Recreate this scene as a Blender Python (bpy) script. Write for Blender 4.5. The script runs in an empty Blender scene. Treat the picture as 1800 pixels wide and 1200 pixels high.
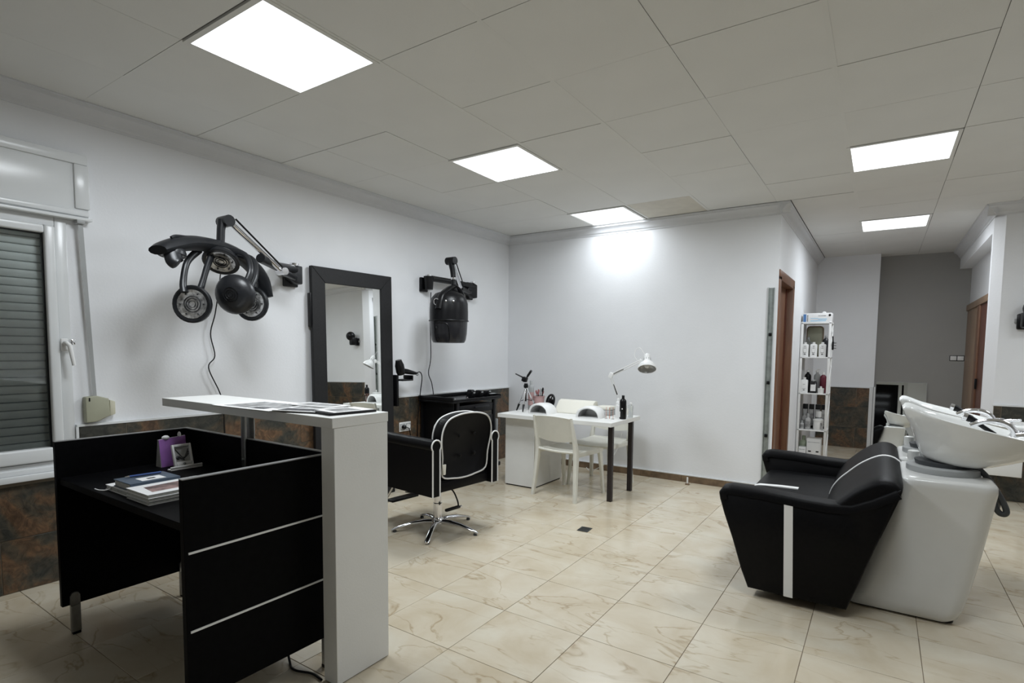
import bpy, bmesh, math, random
from mathutils import Vector, Matrix
random.seed(7)
PI = math.pi
SC = bpy.context.scene
COL = SC.collection
# ---------------------------------------------------------------- camera
CAMZ = 1.3311
cd = bpy.data.cameras.new('camera'); cam = bpy.data.objects.new('camera', cd); COL.objects.link(cam)
yaw, pitch, roll = -0.59125, -0.06918, 0.01021
fw = Vector((math.sin(yaw)*math.cos(pitch), math.cos(yaw)*math.cos(pitch), math.sin(pitch)))
rt = Vector((math.cos(yaw), -math.sin(yaw), 0)); up = rt.cross(fw)
r2 = rt*math.cos(roll)+up*math.sin(roll); u2 = -rt*math.sin(roll)+up*math.cos(roll)
M = Matrix((r2, u2, -fw)).transposed().to_4x4(); M.translation = (0, 0, CAMZ)
cam.matrix_world = M
cd.sensor_width = 36; cd.lens = 964.825*36/1800; cd.shift_y = 81.81/1800; cd.clip_start = .05
SC.camera = cam
SC.view_settings.view_transform = 'Standard'; SC.view_settings.look = 'None'
SC.view_settings.gamma = 1; SC.view_settings.use_curve_mapping = False
SC.view_settings.exposure = 0.0
w = bpy.data.worlds.new('world'); SC.world = w; w.use_nodes = True
w.node_tree.nodes['Background'].inputs[0].default_value = (.02, .025, .04, 1)
w.node_tree.nodes['Background'].inputs[1].default_value = .3
SC.cycles.max_bounces = 10; SC.cycles.diffuse_bounces = 5; SC.cycles.glossy_bounces = 4
LAMP = 1.7          # strength of the LED ceiling panels
LAMPCOL = (.90, .955, 1, 1)
POWER = 26.0        # watts of each panel's downward light

# ---------------------------------------------------------------- helpers
ORG = Vector((0, 0, 0))
def V(*a): return Vector(a)
class G:
    def __init__(s): s.v = []; s.f = []; s.M = None
    def add(s, vs, fs):
        b = len(s.v)
        for p in vs:
            p = Vector(p)
            s.v.append(s.M @ p if s.M else p)
        s.f += [tuple(i+b for i in f) for f in fs]; return s
    def box(s, x0, x1, y0, y1, z0, z1):
        return s.add([(x0,y0,z0),(x1,y0,z0),(x1,y1,z0),(x0,y1,z0),(x0,y0,z1),(x1,y0,z1),(x1,y1,z1),(x0,y1,z1)],
                     [(0,3,2,1),(4,5,6,7),(0,1,5,4),(1,2,6,5),(2,3,7,6),(3,0,4,7)])
    def cbox(s, c, d): return s.box(c[0]-d[0]/2, c[0]+d[0]/2, c[1]-d[1]/2, c[1]+d[1]/2, c[2]-d[2]/2, c[2]+d[2]/2)
    def obox(s, c, d, rx=0, ry=0, rz=0):
        m = Matrix.Translation(c) @ Matrix.Rotation(rz,4,'Z') @ Matrix.Rotation(ry,4,'Y') @ Matrix.Rotation(rx,4,'X')
        h = G().cbox((0,0,0), d); return s.add([m @ p for p in h.v], h.f)
    def loft(s, rings, cap0=True, cap1=True, close=True):
        n = len(rings[0]); vs = [p for r in rings for p in r]; fs = []
        for k in range(len(rings)-1):
            for i in range(n if close else n-1):
                j = (i+1) % n; fs.append((k*n+i, k*n+j, (k+1)*n+j, (k+1)*n+i))
        if cap0: fs.append(tuple(reversed(range(n))))
        if cap1: fs.append(tuple((len(rings)-1)*n+i for i in range(n)))
        return s.add(vs, fs)
    def tube(s, pts, r, n=10, closed=False):
        pts = [Vector(p) for p in pts]; m = len(pts)
        rs = list(r) if isinstance(r, (list, tuple)) else [r]*m
        if len(rs) != m:
            q = len(rs)-1; rs = [rs[min(int(i/(m-1)*q), q-1)]*(1-(i/(m-1)*q-min(int(i/(m-1)*q), q-1)))+rs[min(int(i/(m-1)*q), q-1)+1]*(i/(m-1)*q-min(int(i/(m-1)*q), q-1)) for i in range(m)]
        rings = []; prev = None
        for i, p in enumerate(pts):
            if closed: t = pts[(i+1) % m]-pts[i-1]
            else: t = pts[min(i+1, m-1)]-pts[max(i-1, 0)]
            t.normalize()
            if prev is None:
                a = Vector((0,0,1)) if abs(t.z) < .9 else Vector((1,0,0))
                u = t.cross(a).normalized()
            else:
                u = (prev - t*prev.dot(t)).normalized()
            prev = u; q = t.cross(u)
            rings.append([p+(u*math.cos(2*PI*k/n)+q*math.sin(2*PI*k/n))*rs[i] for k in range(n)])
        if closed:
            rings.append(rings[0]); return s.loft(rings, False, False)
        return s.loft(rings)
    def lathe(s, prof, n=20, m=None, cap=True):
        rings = [[Vector((r*math.cos(2*PI*k/n), r*math.sin(2*PI*k/n), z)) for k in range(n)] for r, z in prof]
        if m: rings = [[m @ p for p in r] for r in rings]
        return s.loft(rings, cap, cap)
    def prism(s, poly, ax, a, b):
        def mk(p, d): return {'x':(d,p[0],p[1]), 'y':(p[0],d,p[1]), 'z':(p[0],p[1],d)}[ax]
        return s.loft([[Vector(mk(p,a)) for p in poly], [Vector(mk(p,b)) for p in poly]])
    def ball(s, c, r, n=14, m=9):
        if not isinstance(r, (tuple, list)): r = (r,r,r)
        rings = []
        for k in range(m+1):
            a = -PI/2+PI*k/m; cr = max(math.cos(a), .02)
            rings.append([Vector((c[0]+r[0]*cr*math.cos(2*PI*i/n), c[1]+r[1]*cr*math.sin(2*PI*i/n), c[2]+r[2]*math.sin(a))) for i in range(n)])
        return s.loft(rings)
    def build(s, name, mat, parent=None, bevel=0, seg=2, smooth=True, sub=0, ang=40, off=None):
        o0 = ORG if off is None else off
        me = bpy.data.meshes.new(name)
        me.from_pydata([tuple(p-o0) for p in s.v], [], s.f)
        bm = bmesh.new(); bm.from_mesh(me)
        bmesh.ops.recalc_face_normals(bm, faces=bm.faces)
        if bevel:
            es = [e for e in bm.edges if len(e.link_faces) == 2 and e.calc_face_angle(0) > math.radians(30)]
            bmesh.ops.bevel(bm, geom=es, offset=bevel, segments=seg, profile=.5, affect='EDGES', clamp_overlap=True)
        bm.to_mesh(me); bm.free()
        if smooth:
            me.shade_smooth(); me.set_sharp_from_angle(angle=math.radians(ang))
        me.materials.append(mat)
        o = bpy.data.objects.new(name, me); COL.objects.link(o)
        if sub:
            md = o.modifiers.new('sub', 'SUBSURF'); md.levels = sub; md.render_levels = sub
        if parent: o.parent = parent
        return o
def smoothpts(pts, k=6, closed=False):
    pts = [Vector(p) for p in pts]; n = len(pts); out = []
    for i in range(n if closed else n-1):
        if closed: a, b, c, d = pts[i-1], pts[i], pts[(i+1) % n], pts[(i+2) % n]
        else: a, b, c, d = pts[max(i-1,0)], pts[i], pts[i+1], pts[min(i+2,n-1)]
        for j in range(k):
            t = j/k
            out.append(.5*((2*b)+(c-a)*t+(2*a-5*b+4*c-d)*t*t+(3*b-a-3*c+d)*t**3))
    if not closed: out.append(pts[-1])
    return out
def rrect(cx, cy, hx, hy, r, z, n=5):
    out = []
    for sx, sy, a0 in ((1,1,0), (-1,1,90), (-1,-1,180), (1,-1,270)):
        for k in range(n+1):
            a = math.radians(a0+90*k/n)
            out.append(Vector((cx+sx*(hx-r)+r*math.cos(a), cy+sy*(hy-r)+r*math.sin(a), z)))
    return out
def tag(o, label=None, cat=None, group=None, kind=None):
    if label: o['label'] = label
    if cat: o['category'] = cat
    if group: o['group'] = group
    if kind: o['kind'] = kind
    return o
def thing(name, label, cat, loc=(0,0,0), rz=0, group=None, local=False):
    global ORG
    o = bpy.data.objects.new(name, None); COL.objects.link(o); o.empty_display_size = .1
    o.location = loc; o.rotation_euler = (0, 0, rz)
    ORG = Vector((0,0,0)) if local else Vector(loc)
    return tag(o, label, cat, group)
def world():
    global ORG
    ORG = Vector((0,0,0))
def dup(root, loc, rz, label=None):
    r = root.copy(); COL.objects.link(r); r.location = loc; r.rotation_euler = (0,0,rz)
    if label: r['label'] = label
    for ch in root.children:
        c = ch.copy(); COL.objects.link(c); c.parent = r
        for g in ch.children:
            d = g.copy(); COL.objects.link(d); d.parent = c
    return r

# ---------------------------------------------------------------- materials
MATS = {}
def mat(name, col, rough=.5, metal=0, noise=0, nscale=20, bump=0, bscale=200, coat=0, trans=0, emit=None, spec=.5, ior=1.45):
    if name in MATS: return MATS[name]
    m = bpy.data.materials.new(name); m.use_nodes = True; nt = m.node_tree; b = nt.nodes['Principled BSDF']
    b.inputs['Base Color'].default_value = (*col, 1); b.inputs['Roughness'].default_value = rough
    b.inputs['Metallic'].default_value = metal; b.inputs['Specular IOR Level'].default_value = spec
    b.inputs['Coat Weight'].default_value = coat; b.inputs['Transmission Weight'].default_value = trans
    b.inputs['IOR'].default_value = ior
    tc = nt.nodes.new('ShaderNodeTexCoord')
    if noise:
        n = nt.nodes.new('ShaderNodeTexNoise'); n.inputs['Scale'].default_value = nscale; n.inputs['Detail'].default_value = 5
        nt.links.new(tc.outputs['Object'], n.inputs['Vector'])
        r = nt.nodes.new('ShaderNodeValToRGB')
        r.color_ramp.elements[0].position = .3; r.color_ramp.elements[1].position = .7
        r.color_ramp.elements[0].color = (*[c*(1-noise) for c in col], 1); r.color_ramp.elements[1].color = (*[min(1, c*(1+noise)) for c in col], 1)
        nt.links.new(n.outputs['Fac'], r.inputs['Fac']); nt.links.new(r.outputs['Color'], b.inputs['Base Color'])
    if bump:
        n = nt.nodes.new('ShaderNodeTexNoise'); n.inputs['Scale'].default_value = bscale; n.inputs['Detail'].default_value = 4
        nt.links.new(tc.outputs['Object'], n.inputs['Vector'])
        bp = nt.nodes.new('ShaderNodeBump'); bp.inputs['Strength'].default_value = bump; bp.inputs['Distance'].default_value = .002
        nt.links.new(n.outputs['Fac'], bp.inputs['Height']); nt.links.new(bp.outputs['Normal'], b.inputs['Normal'])
    if emit:
        b.inputs['Emission Color'].default_value = emit[0]; b.inputs['Emission Strength'].default_value = emit[1]
    MATS[name] = m; return m
WALL = mat('wall_paint', (.80,.81,.83), .75, noise=.015, nscale=3, bump=.35, bscale=60)
GREYWALL = mat('grey_wall', (.36,.355,.34), .8, noise=.02, nscale=3, bump=.2, bscale=60)  # one even grey, darker than the white walls
PLASTER = mat('cornice_plaster', (.66,.67,.69), .6, noise=.02, nscale=8)
CEIL = mat('ceiling_tile', (.73,.73,.71), .8, noise=.02, nscale=2.5, bump=.3, bscale=300)
CEILB = mat('ceiling_tile_beige', (.60,.57,.50), .8, noise=.05, nscale=10)
CEILGAP = mat('ceiling_void', (.16,.16,.155), .9)
BLKWOOD = mat('black_melamine', (.0025,.0025,.003), .5, noise=.3, nscale=40, bump=.1, bscale=150, spec=.06)
BLKFRAME = mat('black_textured_frame', (.006,.006,.007), .6, noise=.3, nscale=60, bump=.4, bscale=250)
EDGE = mat('grey_edge_banding', (.22,.22,.22), .45, noise=.1)
WHTLAM = mat('white_laminate', (.76,.76,.74), .45, noise=.02, nscale=6, bump=.2, bscale=120)
LEATHER = mat('black_leather', (.0035,.0035,.0042), .45, noise=.2, nscale=60, bump=.35, bscale=350, spec=.14)
PIPING = mat('white_piping', (.85,.85,.84), .4)
CHROME = mat('chrome', (.75,.75,.77), .12, 1)
REFL = mat('ribbed_reflector', (.62,.62,.63), .28, .85, noise=.6, nscale=45)
STEEL = mat('brushed_steel', (.33,.33,.32), .35, 1, noise=.1, nscale=30)
GALV = mat('galvanised_metal', (.33,.36,.35), .45, .7, noise=.25, nscale=12)
CERAMIC = mat('white_ceramic', (.80,.81,.80), .08, coat=.3, noise=.01)
FIBRE = mat('white_fibreglass', (.74,.745,.73), .22, coat=.2, noise=.01)
PVC = mat('white_pvc', (.72,.735,.74), .22, noise=.015, nscale=4)
PLASTW = mat('white_plastic', (.78,.78,.77), .35, noise=.01)
CHAIRW = mat('cream_white_chair_plastic', (.74,.73,.66), .4, noise=.02)
BLKPL = mat('black_plastic', (.004,.004,.005), .35, spec=.32, noise=.1)
DRYPL = mat('dark_grey_plastic', (.013,.014,.0165), .35, noise=.1, nscale=30, bump=.1)
SMOKE = mat('smoky_visor', (.016,.016,.018), .2, coat=.2, spec=.3)
RUBBER = mat('dark_grey_rubber', (.06,.065,.07), .5)
GREYPL = mat('grey_plastic', (.36,.37,.37), .4)
LAMPW = mat('white_enamel', (.80,.80,.79), .3)
LAMPIN = mat('grey_reflector', (.45,.45,.45), .3, .3)
CREAM = mat('cream_vinyl', (.78,.76,.68), .5, bump=.3, bscale=80)
OLIVE = mat('beige_olive_plastic', (.36,.36,.27), .5, noise=.08, nscale=8)
OLIVELT = mat('light_beige_plastic', (.58,.56,.44), .5)
SHUT = mat('grey_shutter', (.82,.84,.83), .5, noise=.04)
BRNTRIM = mat('brown_stained_tile', (.17,.115,.07), .4, noise=.35, nscale=14)
PURPLE = mat('purple_card', (.28,.12,.38), .5, noise=.05)
GREYCARD = mat('grey_card', (.42,.42,.42), .6, noise=.05)
PAPER = mat('white_paper', (.80,.80,.80), .55, noise=.02)
PAGES = mat('grey_page_edges', (.45,.45,.42), .7, noise=.15, nscale=90)
BLUEBK = mat('slate_blue_cover', (.06,.085,.12), .45, noise=.2, nscale=15)
NAVY = mat('navy_pen', (.04,.09,.28), .3)
DARKPR = mat('dark_print', (.05,.05,.055), .5, noise=.5, nscale=14)
GREYPR = mat('grey_print', (.3,.3,.3), .5, noise=.6, nscale=25)
SKINPR = mat('photo_print', (.20,.13,.12), .45, noise=.9, nscale=28)
BURG = mat('burgundy_plastic', (.12,.015,.03), .3)
PINK = mat('dusty_pink_plastic', (.50,.32,.31), .45)
PINKBR = mat('pink_brush_tips', (.32,.12,.12), .6)
COPPER = mat('rose_gold_wire', (.75,.42,.33), .3, .9)
CLEARB = mat('clear_bottle', (.85,.88,.88), .08, trans=.85)
GREENB = mat('pale_green_bottle', (.40,.46,.34), .35)
LBLUE = mat('pale_blue_print', (.35,.6,.8), .5)
MIDBLUE = mat('mid_blue_print', (.08,.2,.45), .5)
TABLEG = mat('dark_brown_leg', (.022,.016,.016), .4)
GROUT = mat('floor_grout', (.17,.13,.09), .9, noise=.1)
WGROUT = mat('wall_tile_grout', (.20,.17,.13), .9, noise=.1)
NIGHT = mat('dark_night_glass', (.002,.002,.003), .08, spec=.12)
MIRROR = mat('mirror_glass', (.93,.95,.94), .01, 1)
TRACK = mat('dark_metal_vent', (.05,.055,.055), .5, .5)
LED = mat('led_diffuser', (.9,.9,.9), .5, emit=(LAMPCOL, LAMP))

def glassmat():
    m = bpy.data.materials.new('window_glass'); m.use_nodes = True; nt = m.node_tree
    for n in list(nt.nodes): nt.nodes.remove(n)
    o = nt.nodes.new('ShaderNodeOutputMaterial'); mx = nt.nodes.new('ShaderNodeMixShader')
    t = nt.nodes.new('ShaderNodeBsdfTransparent'); t.inputs[0].default_value = (.93,.95,.945,1)
    g = nt.nodes.new('ShaderNodeBsdfGlossy'); g.inputs['Roughness'].default_value = .02
    f = nt.nodes.new('ShaderNodeFresnel'); f.inputs[0].default_value = 1.6
    nt.links.new(f.outputs[0], mx.inputs[0]); nt.links.new(t.outputs[0], mx.inputs[1]); nt.links.new(g.outputs[0], mx.inputs[2])
    nt.links.new(mx.outputs[0], o.inputs[0]); return m
GLASS = glassmat()

def tilemat(name, kind):
    m = bpy.data.materials.new(name); m.use_nodes = True; nt = m.node_tree; b = nt.nodes['Principled BSDF']; L = nt.links.new
    N = nt.nodes.new
    tc = N('ShaderNodeTexCoord'); oi = N('ShaderNodeObjectInfo')
    mu = N('ShaderNodeVectorMath'); mu.operation = 'SCALE'; cmb = N('ShaderNodeCombineXYZ')
    L(oi.outputs['Random'], cmb.inputs[0]); L(oi.outputs['Random'], cmb.inputs[1]); cmb.inputs[2].default_value = .3
    L(cmb.outputs[0], mu.inputs[0]); mu.inputs['Scale'].default_value = 47
    ad = N('ShaderNodeVectorMath'); ad.operation = 'ADD'; L(tc.outputs['Object'], ad.inputs[0]); L(mu.outputs[0], ad.inputs[1])
    def noise(scale, det=6, dist=0, rough=.55, vec=None):
        n = N('ShaderNodeTexNoise'); n.inputs['Scale'].default_value = scale; n.inputs['Detail'].default_value = det
        n.inputs['Distortion'].default_value = dist; n.inputs['Roughness'].default_value = rough
        L(vec or ad.outputs[0], n.inputs['Vector']); return n
    def ramp(src, els):
        r = N('ShaderNodeValToRGB'); cr = r.color_ramp
        while len(cr.elements) > 1: cr.elements.remove(cr.elements[-1])
        cr.elements[0].position = els[0][0]; cr.elements[0].color = (*els[0][1], 1)
        for p, c in els[1:]:
            e = cr.elements.new(p); e.color = (*c, 1)
        L(src, r.inputs['Fac']); return r
    def mix(fac, a, c, mode='MIX'):
        x = N('ShaderNodeMix'); x.data_type = 'RGBA'; x.blend_type = mode
        if hasattr(fac, 'links'): L(fac, x.inputs[0])
        else: x.inputs[0].default_value = fac
        L(a, x.inputs[6]); L(c, x.inputs[7]); return x.outputs[2]
    if kind == 'marble':
        n1 = noise(3.2, 5, .6); base = ramp(n1.outputs['Fac'], [(.3,(.53,.45,.325)), (.5,(.60,.53,.41)), (.7,(.65,.60,.49))])
        mp = N('ShaderNodeMapping'); mp.inputs['Rotation'].default_value = (0,0,.5); mp.inputs['Scale'].default_value = (1,2.2,1); L(ad.outputs[0], mp.inputs[0])
        n2 = noise(1.5, 5, .8, .5, mp.outputs[0])
        sb = N('ShaderNodeMath'); sb.operation = 'SUBTRACT'; L(n2.outputs['Fac'], sb.inputs[0]); sb.inputs[1].default_value = .5
        ab = N('ShaderNodeMath'); ab.operation = 'ABSOLUTE'; L(sb.outputs[0], ab.inputs[0])
        vein = ramp(ab.outputs[0], [(0,(.70,.64,.56)), (.004,(.82,.77,.70)), (.016,(1,1,1))])
        n3 = noise(5, 3); msk = ramp(n3.outputs['Fac'], [(.42,(0,0,0)), (.60,(.8,.8,.8))])
        v2 = mix(msk.outputs[0], vein.outputs[0], ramp(ab.outputs[0], [(0,(1,1,1))]).outputs[0])
        c = mix(1.0, base.outputs[0], v2, 'MULTIPLY')
        L(c, b.inputs['Base Color']); b.inputs['Roughness'].default_value = .17; b.inputs['Specular IOR Level'].default_value = .5
        n4 = noise(9, 3); rr = N('ShaderNodeMapRange'); rr.inputs[3].default_value = .12; rr.inputs[4].default_value = .24
        L(n4.outputs['Fac'], rr.inputs[0]); L(rr.outputs[0], b.inputs['Roughness'])
    else:
        n1 = noise(3.0, 7, .9, .6)
        base = ramp(n1.outputs['Fac'], [(.30,(.022,.026,.026)), (.43,(.050,.050,.042)), (.50,(.085,.068,.048)), (.57,(.15,.088,.050)), (.66,(.10,.06,.038)), (.76,(.045,.04,.036))])
        n2 = noise(16, 8, 1.6, .65); det = ramp(n2.outputs['Fac'], [(.36,(.5,.5,.5)), (.5,(.85,.85,.85)), (.64,(1.25,1.2,1.1))])
        L(mix(1.0, base.outputs[0], det.outputs[0], 'MULTIPLY'), b.inputs['Base Color']); b.inputs['Roughness'].default_value = .38
        bp = N('ShaderNodeBump'); bp.inputs['Strength'].default_value = .5; bp.inputs['Distance'].default_value = .003
        L(n2.outputs['Fac'], bp.inputs['Height']); L(bp.outputs[0], b.inputs['Normal'])
    return m
MARBLE = tilemat('cream_marble_tile', 'marble')
SLATE = tilemat('rust_slate_tile', 'slate')

def woodmat(name, c1, c2, rough=.4, sc=(1,1,1)):
    m = bpy.data.materials.new(name); m.use_nodes = True; nt = m.node_tree; b = nt.nodes['Principled BSDF']; L = nt.links.new; N = nt.nodes.new
    tc = N('ShaderNodeTexCoord'); mp = N('ShaderNodeMapping'); mp.inputs['Scale'].default_value = sc; L(tc.outputs['Object'], mp.inputs[0])
    n = N('ShaderNodeTexNoise'); n.inputs['Scale'].default_value = 9; n.inputs['Detail'].default_value = 6; n.inputs['Distortion'].default_value = .6
    L(mp.outputs[0], n.inputs['Vector']); r = N('ShaderNodeValToRGB'); r.color_ramp.elements[0].position = .35; r.color_ramp.elements[1].position = .65
    r.color_ramp.elements[0].color = (*c1,1); r.color_ramp.elements[1].color = (*c2,1)
    L(n.outputs['Fac'], r.inputs[0]); L(r.outputs[0], b.inputs['Base Color']); b.inputs['Roughness'].default_value = rough; return m
WOOD = woodmat('orange_brown_wood', (.15,.068,.036), (.21,.10,.055), .4, (3,3,.25))
WOODD = woodmat('red_brown_door', (.11,.035,.02), (.15,.05,.03), .4, (3,3,.25))
WOODL = woodmat('light_brown_wood', (.26,.17,.115), (.33,.225,.15), .45, (3,3,.25))
# ---------------------------------------------------------------- room
H = 2.695; XL = -3.834; YB = 5.612; XC = -.82; XR = 2.7; YF = -1.7; YC = 6.65; XJ = .84; XREC = .93; YA = 9.1; YD = 9.4
def struct(name, g, m, **k):
    world(); o = g.build(name, m, **k); return tag(o, kind='structure')
# floor: slab of grout with tiles on top
floor = struct('floor', G().box(XL-.1, XR+.1, YF-.1, YD+.1, -.12, -.0025), GROUT, smooth=False)
tx, ty, PX, PY = -1.98, 2.25, .4372, .4435
tile_me = None; rest = G(); cnt = 0
def infront(x, y, lo=-1.02, hi=1.0):
    p = Vector((x, y, 0))-Vector((0,0,CAMZ)); d = p.dot(fw)
    return d > .3 and abs(p.dot(r2)/d) < .98 and p.dot(u2)/d > -.62
cells = []
i0 = math.floor((XL-tx)/PX); j0 = math.floor((YF-ty)/PY)
for i in range(i0, 20):
    for j in range(j0, 30):
        x0, x1 = tx+i*PX, tx+(i+1)*PX; y0, y1 = ty+j*PY, ty+(j+1)*PY
        a0, a1, b0, b1 = max(x0, XL), min(x1, XR), max(y0, YF), min(y1, YD)
        if a1-a0 < .03 or b1-b0 < .03: continue
        if a0 < XC-.1 and b0 > YB+.05: continue
        if a0 > XJ+.2 and b0 > YC+.1: continue
        cells.append((a0, a1, b0, b1, x1-x0-(a1-a0) < 1e-4 and y1-y0-(b1-b0) < 1e-4))
g_ = .0012
def tilemesh(w_, h_, name, m, t=.01, bev=.0012):
    g = G().box(-w_/2, w_/2, -h_/2, h_/2, -t, 0); world(); o = g.build(name, m, bevel=bev, seg=1); return o
full = None
for a0, a1, b0, b1, isfull in cells:
    vis = infront((a0+a1)/2, (b0+b1)/2) or infront(a0, b1) or infront(a1, b1)
    if vis and cnt < 290:
        if isfull and full is not None:
            o = full.copy(); COL.objects.link(o)
        else:
            o = tilemesh(a1-a0-2*g_, b1-b0-2*g_, 'floor_tile', MARBLE)
            if isfull: full = o
        o.parent = floor; o.location = ((a0+a1)/2, (b0+b1)/2, random.uniform(-.0003, .0003)); cnt += 1
    else:
        rest.box(a0+g_, a1-g_, b0+g_, b1-g_, -.01, 0)
ro = rest.build('floor_tile_remainder', MARBLE, floor, smooth=False); ro['kind'] = 'stuff'

# ceiling: dark void slab, tiles below it
ceiling = struct('ceiling', G().box(XL-.1, XR+.1, YF-.1, YD+.1, H+.004, H+.1), CEILGAP, smooth=False)
cx0, cy0, CPX, CPY = -2.65, 1.28, .60, .609
LIGHTS = {(0,0), (0,3), (0,6), (4,5), (4,9), (4,1), (7,5)}  # last two are unseen panels, added to light the foreground and right side
lightcells = []
fullc = None
for i in range(-3, 10):
    for j in range(-6, 15):
        x0, x1 = cx0+i*CPX, cx0+(i+1)*CPX; y0, y1 = cy0+j*CPY, cy0+(j+1)*CPY
        a0, a1, b0, b1 = max(x0, XL), min(x1, XR), max(y0, YF), min(y1, YD)
        if a1-a0 < .02 or b1-b0 < .02: continue
        if a0 < XC-.15 and b0 > YB+.02: continue
        if a0 > XREC and b0 > YC+.1: continue
        if (i,j) in LIGHTS: lightcells.append((i, j, (a0+a1)/2, (b0+b1)/2)); continue
        if b1 >= YB-.1 and b0 < YB-.2 and a0 < XC: b1 = YB-.084
        if b0 > YB-.3 and a0 < XC: a0 = XC+.084
        if a1-a0 < .02 or b1-b0 < .02 or a0 > a1: continue
        gx = random.uniform(.0008, .0022); gy = random.uniform(.0006, .0026)
        isf = (a1-a0 > CPX-1e-4 and b1-b0 > CPY-1e-4)
        beige = (i,j) == (1,6)
        g = G().box(-(a1-a0)/2+gx, (a1-a0)/2-gx, -(b1-b0)/2+gy, (b1-b0)/2-gy, 0, .006)
        world(); o = g.build('ceiling_tile', CEILB if beige else CEIL, ceiling, smooth=False)
        if beige: o['label'] = 'beige stained ceiling tile'
        o.location = ((a0+a1)/2, (b0+b1)/2, H-.003+random.uniform(-.0012, .0012))
# light T-bar rails that show between tile columns
g = G()
for i in (1, 2, 4):
    g.box(cx0+i*CPX-.011, cx0+i*CPX+.011, 1.0, YB-.08 if i < 3 else YD, H-.0045, H+.003)
tag(g.build('ceiling_rail', CEIL, ceiling, smooth=False), kind='stuff')
lab = {(4,1):'square white LED ceiling panel added above the camera, unseen', (7,5):'square white LED ceiling panel added right of the backwash unit, unseen',
       (0,0):'square white LED ceiling panel nearest the camera, above the reception counter', (0,3):'square white LED ceiling panel above the styling chair, middle of the left row',
       (0,6):'square white LED ceiling panel beside the beige ceiling tile near the back wall', (4,5):'square white LED ceiling panel above the backwash unit, nearer of the right pair',
       (4,9):'square white LED ceiling panel farthest away, in front of the grey wall'}
for i, j, x, y in lightcells:
    cx = {0:-2.356-.0033*j, 4:.044}.get(i, x); cy = y+.01
    t = thing('ceiling_light', lab.get((i,j), 'square white LED ceiling panel in the part of the room behind the camera'), 'light', (cx, cy, H), group='LED ceiling panels')
    h = .28
    fr = G()
    for a in ((-.302,.302,-.305,-h), (-.302,.302,h,.305), (-.302,-h,-h,h), (h,.302,-h,h)):
        fr.box(cx+a[0], cx+a[1], cy+a[2], cy+a[3], H-.008, H+.012)
    fr.build('frame', CEIL, t, smooth=False)
    G().box(cx-h, cx+h, cy-h, cy+h, H-.002, H+.006).build('diffuser', LED, t, smooth=False)
    ld = bpy.data.lights.new('panel_light', 'AREA'); ld.shape = 'SQUARE'; ld.size = 2*h-.01; ld.energy = POWER*{(0,6):.30, (0,3):1.15, (4,1):.55, (4,5):.9, (4,9):.65, (7,5):.55}.get((i,j), 1); ld.color = LAMPCOL[:3]; ld.spread = math.radians(172)
    lo = bpy.data.objects.new('panel_light', ld); COL.objects.link(lo); lo.parent = t; lo.location = (0, 0, -.004)
world()
# walls
WY1, WZ0, WZ1 = 1.2, .60, 2.40      # window: y < 1.2
g = G(); T = .15
g.box(XL-T, XL, WY1, YB+T, 0, H).box(XL-T, XL, YF-T, WY1, 0, WZ0).box(XL-T, XL, YF-T, WY1, WZ1, H).box(XL-T, XL, YF-T, -.35, WZ0, WZ1)
wl = struct('wall_left', g, WALL, smooth=False)
wb = struct('wall_back', G().box(XL, XC-.14, YB, YB+T, 0, H), WALL, smooth=False)
# side wall of the corridor with door opening y 5.72..6.52, z<2.0
DY0, DY1, DZ = 5.70, 6.56, 2.02
g = G().box(XC-.14, XC, YB, DY0, 0, H).box(XC-.14, XC, DY1, YA+.3, 0, H).box(XC-.14, XC, DY0, DY1, DZ, H)
ws = struct('wall_side', g, WALL, smooth=False)
struct('wall_closet', G().box(XC-1.0, XC-.9, YB+T, 7.6, 0, H), WALL, smooth=False)
wf = struct('wall_far', G().box(XC, -.07, YA, YA+.5, 0, H), WALL, smooth=False)
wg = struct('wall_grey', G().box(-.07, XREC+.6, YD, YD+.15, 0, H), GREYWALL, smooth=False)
g = G().prism([(XJ+.035, YC), (XJ-.035, YC+.10), (XJ-.035, YC+.17), (XREC+.02, YC+.17), (XREC+.02, YC+.5), (XR+T, YC+.5), (XR+T, YC)], 'z', 0, 2.46)
g.box(XJ-.035, XR+T, YC+.1, YC+.17, 2.46, H)
g2 = g.prism([(XJ+.035, YC), (XJ-.035, YC+.1), (XR+T, YC+.1), (XR+T, YC)], 'z', 2.46, H)
wc = struct('wall_column', g, WALL, smooth=False)
struct('wall_beam', G().box(XJ-.035, XREC+.2, YC+.17, YD, 2.46, H), WALL, smooth=False)
struct('wall_recess', G().box(XREC, XREC+.15, YC+.5, YD, 0, 2.46), WALL, smooth=False)
wr = struct('wall_right', G().box(XR, XR+T, YF, YC, 0, H), WALL, smooth=False)
g = G().box(XL, -1.3, YF-T, YF, 0, H).box(.70, XR, YF-T, YF, 0, H).box(-1.3, .70, YF-T, YF, 2.6, H)
struct('wall_front', g, WALL, smooth=False)
d = struct('door_3', G().box(-1.3, -1.22, YF-.08, YF, 0, 2.6).box(.61, .70, YF-.08, YF, 0, 2.6).box(.475, .56, YF-.08, YF, 0, 2.53).box(-1.22, .61, YF-.08, YF, 2.53, 2.6), PVC, bevel=.004)
G().box(-1.22, .61, YF-.05, YF-.04, 0, 2.53).build('pane', NIGHT, d, smooth=False)
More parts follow.
